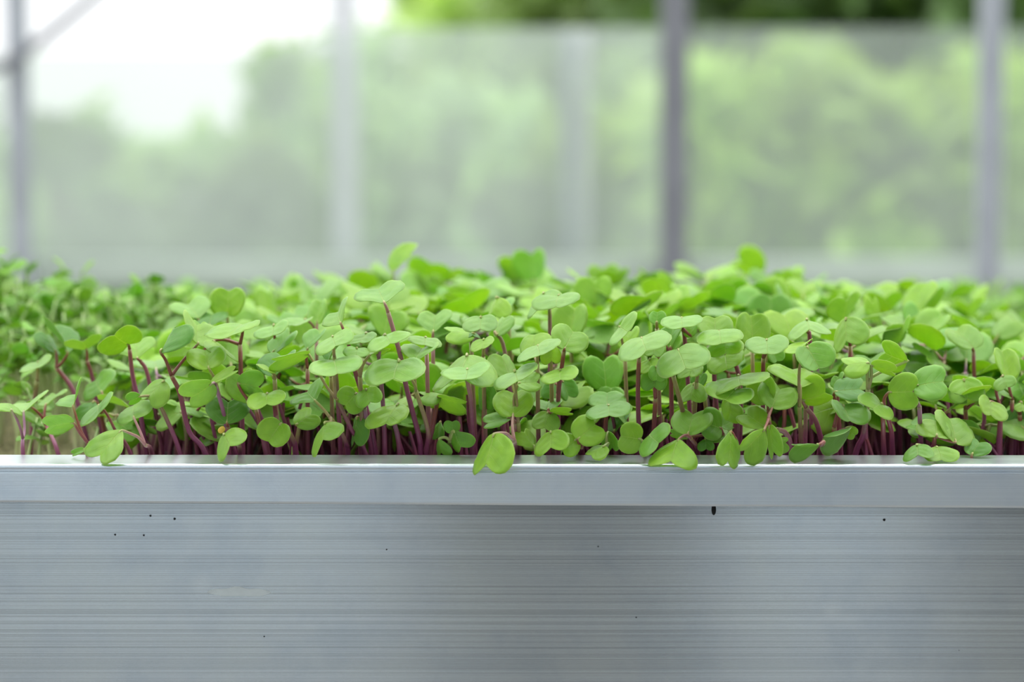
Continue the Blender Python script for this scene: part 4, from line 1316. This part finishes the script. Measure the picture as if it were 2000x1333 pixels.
tag(und, 'dense tangle of purple stems and shaded leaves under the front seedlings', 'stems', kind='stuff')
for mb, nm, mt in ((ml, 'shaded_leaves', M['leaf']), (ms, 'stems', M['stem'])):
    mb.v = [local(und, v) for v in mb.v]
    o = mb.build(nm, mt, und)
    o['kind'] = 'stuff'

# ------------------------------------------------------------------ cress with pale stems at the left end of the trough
UL = [blade(np.zeros(3), np.array([1.0, 0, 0]), np.array([0, 2.1, 0.0]), OUT_OVAL, 0.25, 0.25 + 0.1 * k, 0.05, 0.0, random.Random(k), 6, 2, th=0.04) for k in range(4)]
CRESS_MESH = []
for g in UL:
    b_ = MB()
    b_.add(g[0], g[1], g[2], g[3])
    CRESS_MESH.append(b_.mesh('cress_leaf_blade', M['cress_leaf']))
R3 = random.Random(7)


def cress_plan(x, y, z0, h, big=1.0):
    az = R3.uniform(0, 2 * PI)
    n = R3.choice((3, 4, 4, 5))
    top = np.array([R3.gauss(0, 0.007), R3.gauss(0, 0.007), h])
    leaves = []
    for k in range(n):
        w = R3.uniform(0.0026, 0.0042) * big
        leaves.append((R3.randrange(4), w, az + k * 2 * PI / n + R3.gauss(0, 0.3), R3.gauss(0.75 if k % 2 else 0.25, 0.35), R3.gauss(0, 0.4), R3.uniform(0.72, 1.0)))
    q = R3.uniform(0.75, 1.2)
    return np.array([x, y, z0]), top, leaves, (q * R3.uniform(0.9, 1.15), q, q)


def cress_geom(pl, ml, ms, off):
    o, top, leaves, tint = pl
    path = catmull([(0, 0, 0), top * np.array([0.2, 0.2, 0.5]), top], 3)
    v, f, uv = tube(path + o - off, 0.0008, 0.0006, 5, cap=False)
    ms.add(v, f, uv, tint=(0.35, 0.50, 0.16))
    for (k, w, az, pi_, ro, s) in leaves:
        g = UL[k]
        Rm = rot(az, pi_, ro)
        ml.add((g[0] * w) @ Rm.T + o + top * s - off, g[1], g[2], g[3], tint=tint)


cress = []
for i in range(760):
    x = R3.uniform(-0.50, MAT_X0 - 0.004)
    y = 0.075 + 0.36 * R3.random() ** 0.85
    if y < 0.15 and x > -0.20 and R3.random() < 0.5:
        continue
    far = min(1.0, max(0.0, (-x - 0.235) / 0.06))
    ey = min(1.0, max(0.0, (y - 0.09) / 0.18))
    if y < 0.20 and R3.random() < 0.45:
        continue
    cress.append(cress_plan(x, y, SOIL_Z - 0.002, (0.038 + 0.016 * far * ey + 0.028 * ey) * R3.uniform(0.75, 1.08), 1.15))
cress.sort(key=lambda c: c[0][1])
vis = [c for c in cress if c[0][0] > -0.26]
rest = [c for c in cress if c[0][0] <= -0.26]
for c in vis[:150]:
    o, top, leaves, tint = c
    e = empty('cress_seedling', o)
    near = o[1] < 0.17
    tag(e, 'blurred cress seedling with a pale stem, %s of the trough' % ('near the left front' if near else 'in the left rear part'), 'seedling',
        'pale-stemmed cress, left %s' % ('front' if near else 'rear'))
    mb = MB()
    path = catmull([(0, 0, 0), top * np.array([0.2, 0.2, 0.5]), top], 3)
    v, f, uv = tube(path, 0.0009, 0.0006, 6)
    mb.add(v, f, uv)
    st = mb.build('stem', M['cress_stem'], e)
    st.color = (0.35, 0.50, 0.16, 1)
    for (k, w, az, pi_, ro, s) in leaves:
        Rm = rot(az, pi_, ro)
        lf = link(bpy.data.objects.new('leaf', CRESS_MESH[k]), e)
        from mathutils import Matrix
        t_ = top * s
        lf.matrix_local = Matrix(((Rm[0][0] * w, Rm[0][1] * w, Rm[0][2] * w, t_[0]), (Rm[1][0] * w, Rm[1][1] * w, Rm[1][2] * w, t_[1]),
                                  (Rm[2][0] * w, Rm[2][1] * w, Rm[2][2] * w, t_[2]), (0, 0, 0, 1)))
        lf.color = rgba(tint)


def cress_mass(name, plans_, label, base):
    e = empty(name, base)
    tag(e, label, 'seedlings', kind='stuff')
    ml, ms = MB(), MB()
    for c in plans_:
        cress_geom(c, ml, ms, np.array(base))
    for mb, nm, mt in ((ml, 'foliage', M['cress_leaf']), (ms, 'stems', M['cress_stem'])):
        o = mb.build(nm, mt, e)
        o['kind'] = 'stuff'


cress_mass('cress_thicket', vis[150:] + rest, 'blurred thicket of tall bright green cress filling the left end of the trough', (-0.34, 0.25, SOIL_Z))

# second trough behind, full of low green seedlings
tr2 = empty('growing_trough', (0, 0.76, FLOOR_Z))
tag(tr2, 'second aluminium trough behind the radish, hidden under low green seedlings', 'trough')
Z2 = -0.040
for nm, bx in (('front_panel', (BX0 - 0.2, BX1 + 0.2, 0.53, 0.534, Z2 - 0.10, Z2)), ('back_panel', (BX0 - 0.2, BX1 + 0.2, 0.996, 1.0, Z2 - 0.10, Z2)), ('bottom_sheet', (BX0 - 0.2, BX1 + 0.2, 0.534, 0.996, Z2 - 0.10, Z2 - 0.094))):
    mb = MB()
    mb.add(*box(*bx))
    mb.v[0] = local(tr2, mb.v[0])
    mb.build(nm, M['panel'], tr2, attrs=False, smooth=False)
for x in (-1.1, 1.1):
    for y in (0.6, 0.95):
        mb = MB()
        mb.add(*box(x - 0.02, x + 0.02, y - 0.02, y + 0.02, FLOOR_Z, Z2 - 0.10, 0.004))
        mb.v[0] = local(tr2, mb.v[0])
        mb.build('leg', M['wood'], tr2, attrs=False, smooth=False)
mb = MB()
mb.add(*box(BX0 - 0.19, BX1 + 0.19, 0.536, 0.994, Z2 - 0.094, Z2 - 0.02))
so = mb.build('growing_soil', M['soil'], attrs=False, smooth=False)
tag(so, 'dark soil in the second trough behind the radish', 'soil')
back = []
for i in range(1500):
    x, y = R3.uniform(-0.50, 0.50), R3.uniform(0.545, 0.985)
    hump = 0.0 * math.exp(-((x - 0.30) / 0.07) ** 2)
    back.append(cress_plan(x, y, Z2 - 0.021, (0.052 + hump) * R3.uniform(0.8, 1.1), 1.9))
cress_mass('cress_thicket', back, 'blurred low green seedlings in the second trough behind the radish', (0.0, 0.80, Z2 - 0.02))
# green seedlings right of the radish in the first trough
right = []
for i in range(380):
    x, y = R3.uniform(MAT_X1 + 0.006, 0.50), R3.uniform(0.16, 0.43)
    right.append(cress_plan(x, y, SOIL_Z - 0.002, R3.uniform(0.026, 0.040), 1.6))
cress_mass('cress_thicket', right, 'blurred green seedlings in the trough beyond the right end of the radish', (0.37, 0.3, SOIL_Z))

# ------------------------------------------------------------------ greenhouse side wall far behind
WY = 5.0                                # depth of the wall


def span(u0, u1, y):
    return at(u0, 500, y)[0], at(u1, 500, y)[0]


def post(u0, u1, y, v_top, v_bot, m, label, depth=0.05, floor=True):
    x0, x1 = span(u0, u1, y)
    z1 = at(1000, v_top, y)[2]
    z0 = FLOOR_Z if floor else at(1000, v_bot, y)[2]
    e = empty('greenhouse_post', ((x0 + x1) / 2, y, z0))
    tag(e, label, 'post')
    mb = MB()
    mb.add(*box(x0, x1, y - depth / 2, y + depth / 2, z0, z1, 0.006))
    mb.v[0] = local(e, mb.v[0])
    mb.build('shaft', m, e, attrs=False, smooth=False)
    mb = MB()
    mb.add(*box(x0 - 0.03, x1 + 0.03, y - depth / 2 - 0.03, y + depth / 2 + 0.03, z0, z0 + 0.012, 0.004))
    mb.v[0] = local(e, mb.v[0])
    mb.build('base_plate', m, e, attrs=False, smooth=False)
    return e


pl_ = post(22, 62, WY - 0.10, -900, 0, M['galv'], 'grey post at the left edge carrying a slanting brace')
post(1288, 1342, WY - 0.10, -900, 0, M['galv_dark'], 'dark grey post in front of the plastic sheet, right of centre')
post(1906, 1950, 3.4, -900, 0, M['galv'], 'light grey slim post near the right edge in front of the pale rail')
post(648, 702, WY + 0.14, -900, 0, M['pale_post'], 'pale post veiled by the plastic sheet, left of centre')
post(1096, 1126, WY + 0.14, 60, 0, M['galv'], 'short dark post veiled by the plastic sheet, in the centre')
post(1132, 1152, WY + 0.16, 60, 0, M['pale_post'], 'pale narrow post veiled by the plastic sheet, beside the short dark one')
# brace on the left post
a, b, c = at(-60, 128, WY - 0.16), at(40, 108, WY - 0.16), at(330, -130, WY - 0.16)
mb = MB()
v, f, uv = tube(catmull([a, b, c], 6), 0.016, 0.011, 8)
mb.add(local(pl_, v), f)
mb.build('brace', M['galv_dark'], pl_, attrs=False)

# pale base rail of the wall
z0, z1 = at(1000, 556, WY)[2], at(1000, 504, WY)[2]
mb = MB()
mb.add(*box(-7, 7, WY - 0.03, WY + 0.03, z0, z1, 0.004))
o = mb.build('base_rail', M['rail'], attrs=False, smooth=False)
o['label'] = 'pale horizontal rail along the foot of the plastic sheet'
o['category'] = 'rail'
mb = MB()
mb.add(*box(-7, 7, WY - 0.004, WY + 0.004, FLOOR_Z, z0))
o = mb.build('wall_back', M['film'], attrs=False, smooth=False)
o['kind'] = 'structure'
# plastic sheet hanging from a wavy top edge down to the rail
top_u = [(-4000, 104), (480, 104), (560, 92), (640, 66), (720, 54), (1400, 54), (6000, 56)]
for (u0, u1, mt, lab) in ((-1400, 1318, M['film_milky'], 'milky see-through plastic sheet with a sagging top edge, left of the dark post'),
                          (1312, 3400, M['film'], 'clearer see-through plastic sheet right of the dark post')):
    mb = MB()
    v, f = [], []
    NXF, NZF = 70, 8
    for j in range(NZF + 1):
        for i in range(NXF + 1):
            u = u0 + (u1 - u0) * i / NXF
            vt = np.interp(u, [k[0] for k in top_u], [k[1] for k in top_u])
            zt = at(u, vt, WY + 0.06)[2]
            zz = z1 - 0.01 + (zt - z1 + 0.01) * j / NZF
            x = at(u, 300, WY + 0.06)[0]
            v.append((x, WY + 0.06 + 0.012 * math.sin(x * 9) + 0.006 * math.sin(x * 23 + 2 * zz), zz))
    for j in range(NZF):
        for i in range(NXF):
            k = j * (NXF + 1) + i
            f.append((k, k + 1, k + NXF + 2, k + NXF + 1))
    mb.add(v, f)
    o = mb.build('plastic_sheet', mt, attrs=False)
    tag(o, lab, 'sheet')

# ------------------------------------------------------------------ bushes and trees outside
R4 = random.Random(31)


def crown_mesh(rx, ry, rz, n, size, seed, gaps=0.0):
    """Leaf quads in lumpy clusters filling an ellipsoid crown, centred at the origin."""
    r = np.random.default_rng(seed)
    nc = max(7, n // 160)
    cl = r.normal(size=(nc, 3))
    cl /= np.linalg.norm(cl, axis=1)[:, None]
    cl *= r.uniform(0.35, 0.92, nc)[:, None]
    which = r.integers(0, nc, n)
    p = cl[which] + r.normal(size=(n, 3)) * 0.20
    p *= np.array([rx, ry, rz])
    a = r.normal(size=(n, 3))
    a /= np.linalg.norm(a, axis=1)[:, None]
    b = np.cross(a, r.normal(size=(n, 3)))
    b /= np.linalg.norm(b, axis=1)[:, None]
    s = size * r.uniform(0.6, 1.3, n)[:, None]
    v = np.stack([p - a * s * 1.2, p + b * s * 0.55, p + a * s * 1.2, p - b * s * 0.55], 1).reshape(-1, 3)
    f = [(4 * i, 4 * i + 1, 4 * i + 2, 4 * i + 3) for i in range(n)]
    cq = r.uniform(0.7, 1.25, nc)[which]
    cq = np.repeat(cq * r.uniform(0.85, 1.15, n), 4)
    return v, f, cq


def plant(name, cat, u, v_top, y, wpx, v_bot, m, n, size, label, group=None, trunk=True, seed=0, tint=(1, 1, 1)):
    """A tree or bush whose crown spans wpx pixels around u, from v_top down to v_bot, standing at depth y."""
    d = (y + CAM_D) / F_PX
    pt, pb = at(u, v_top, y), at(u, v_bot, y)
    rz, rx = (pt[2] - pb[2]) / 2, wpx * d / 2
    gz = FLOOR_Z - 0.02
    cz = (pt[2] + pb[2]) / 2
    e = empty(name, (pt[0], y, gz))
    tag(e, label, cat, group)
    v, f, q = crown_mesh(rx, max(rx * 0.8, 0.4), rz, n, size, seed)
    mb = MB()
    mb.add(v + np.array([0, 0, cz - gz]), f)
    mb.tint = [np.column_stack([q * tint[0], q * tint[1], q * tint[2], np.ones_like(q)])]
    mb.build('crown', m, e, smooth=False)
    mb = MB()
    h = max(cz - gz, 0.3)
    w = 0.05 + 0.02 * rx
    v, f, uv = tube(catmull([(0, 0, -0.05), (0.05, 0, h * 0.5), (0, 0.03, h)], 4), w, w * 0.5, 8)
    mb.add(v, f)
    for k in range(4):
        th = 2 * PI * k / 4 + 0.5
        v, f, uv = tube(catmull([(0, 0, h * 0.55), (0.3 * rx * math.cos(th), 0.3 * rx * math.sin(th), h * 0.9), (0.6 * rx * math.cos(th), 0.6 * rx * math.sin(th), h + 0.3 * rz)], 3), w * 0.5, w * 0.15, 6)
        mb.add(v, f)
    mb.build('trunk', M['bark'], e, attrs=False)
    return e


# right: a bank of light green bushes, dark trees above
for k, (u, vt, y, w, vb) in enumerate([(1230, 180, 9.5, 360, 640), (1500, 135, 9.0, 420, 640), (1800, 135, 8.6, 420, 650), (2080, 135, 8.2, 420, 660), (1650, 150, 11.5, 520, 600), (1950, 150, 11.0, 520, 600), (1380, 150, 11.5, 420, 600)]):
    plant('leafy_bush', 'bush', u, vt, y, w, vb, M['bush'], 2600, 0.10, 'light green bush in the bank beyond the sheet on the right', 'light green bushes right', seed=100 + k)
for k, (u, vt, y, w, vb) in enumerate([(1230, -240, 16, 380, 330), (1480, -330, 15, 520, 330), (1760, -380, 15, 560, 330), (2060, -380, 14.5, 560, 330), (960, -140, 18, 330, 360)]):
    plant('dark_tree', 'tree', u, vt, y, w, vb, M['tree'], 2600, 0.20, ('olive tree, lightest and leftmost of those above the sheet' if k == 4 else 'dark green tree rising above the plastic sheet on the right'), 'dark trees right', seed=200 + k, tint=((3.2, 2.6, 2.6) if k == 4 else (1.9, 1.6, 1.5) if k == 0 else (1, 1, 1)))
# left and centre: hazier, lower growth under sky; darkest bushes are tinted for shaded hollows
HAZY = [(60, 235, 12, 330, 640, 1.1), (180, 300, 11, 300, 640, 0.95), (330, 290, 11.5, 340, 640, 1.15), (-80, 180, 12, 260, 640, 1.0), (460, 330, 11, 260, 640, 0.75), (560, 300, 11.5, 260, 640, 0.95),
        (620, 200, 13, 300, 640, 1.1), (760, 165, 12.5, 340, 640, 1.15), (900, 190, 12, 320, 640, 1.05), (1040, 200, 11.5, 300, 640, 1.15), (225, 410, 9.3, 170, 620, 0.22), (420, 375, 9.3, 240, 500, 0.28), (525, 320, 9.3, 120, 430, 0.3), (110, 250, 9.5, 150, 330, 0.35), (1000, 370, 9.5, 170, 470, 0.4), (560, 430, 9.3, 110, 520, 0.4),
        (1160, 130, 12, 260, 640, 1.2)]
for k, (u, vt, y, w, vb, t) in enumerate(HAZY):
    plant('hazy_bush', 'bush', u, vt, y, w, vb, M['grey_tree'], 1500, 0.09, 'hazy grey-green bush, darkest where shade is tinted in, beyond the sheet on the left', 'hazy bushes left', seed=300 + k, tint=(t, t, t))
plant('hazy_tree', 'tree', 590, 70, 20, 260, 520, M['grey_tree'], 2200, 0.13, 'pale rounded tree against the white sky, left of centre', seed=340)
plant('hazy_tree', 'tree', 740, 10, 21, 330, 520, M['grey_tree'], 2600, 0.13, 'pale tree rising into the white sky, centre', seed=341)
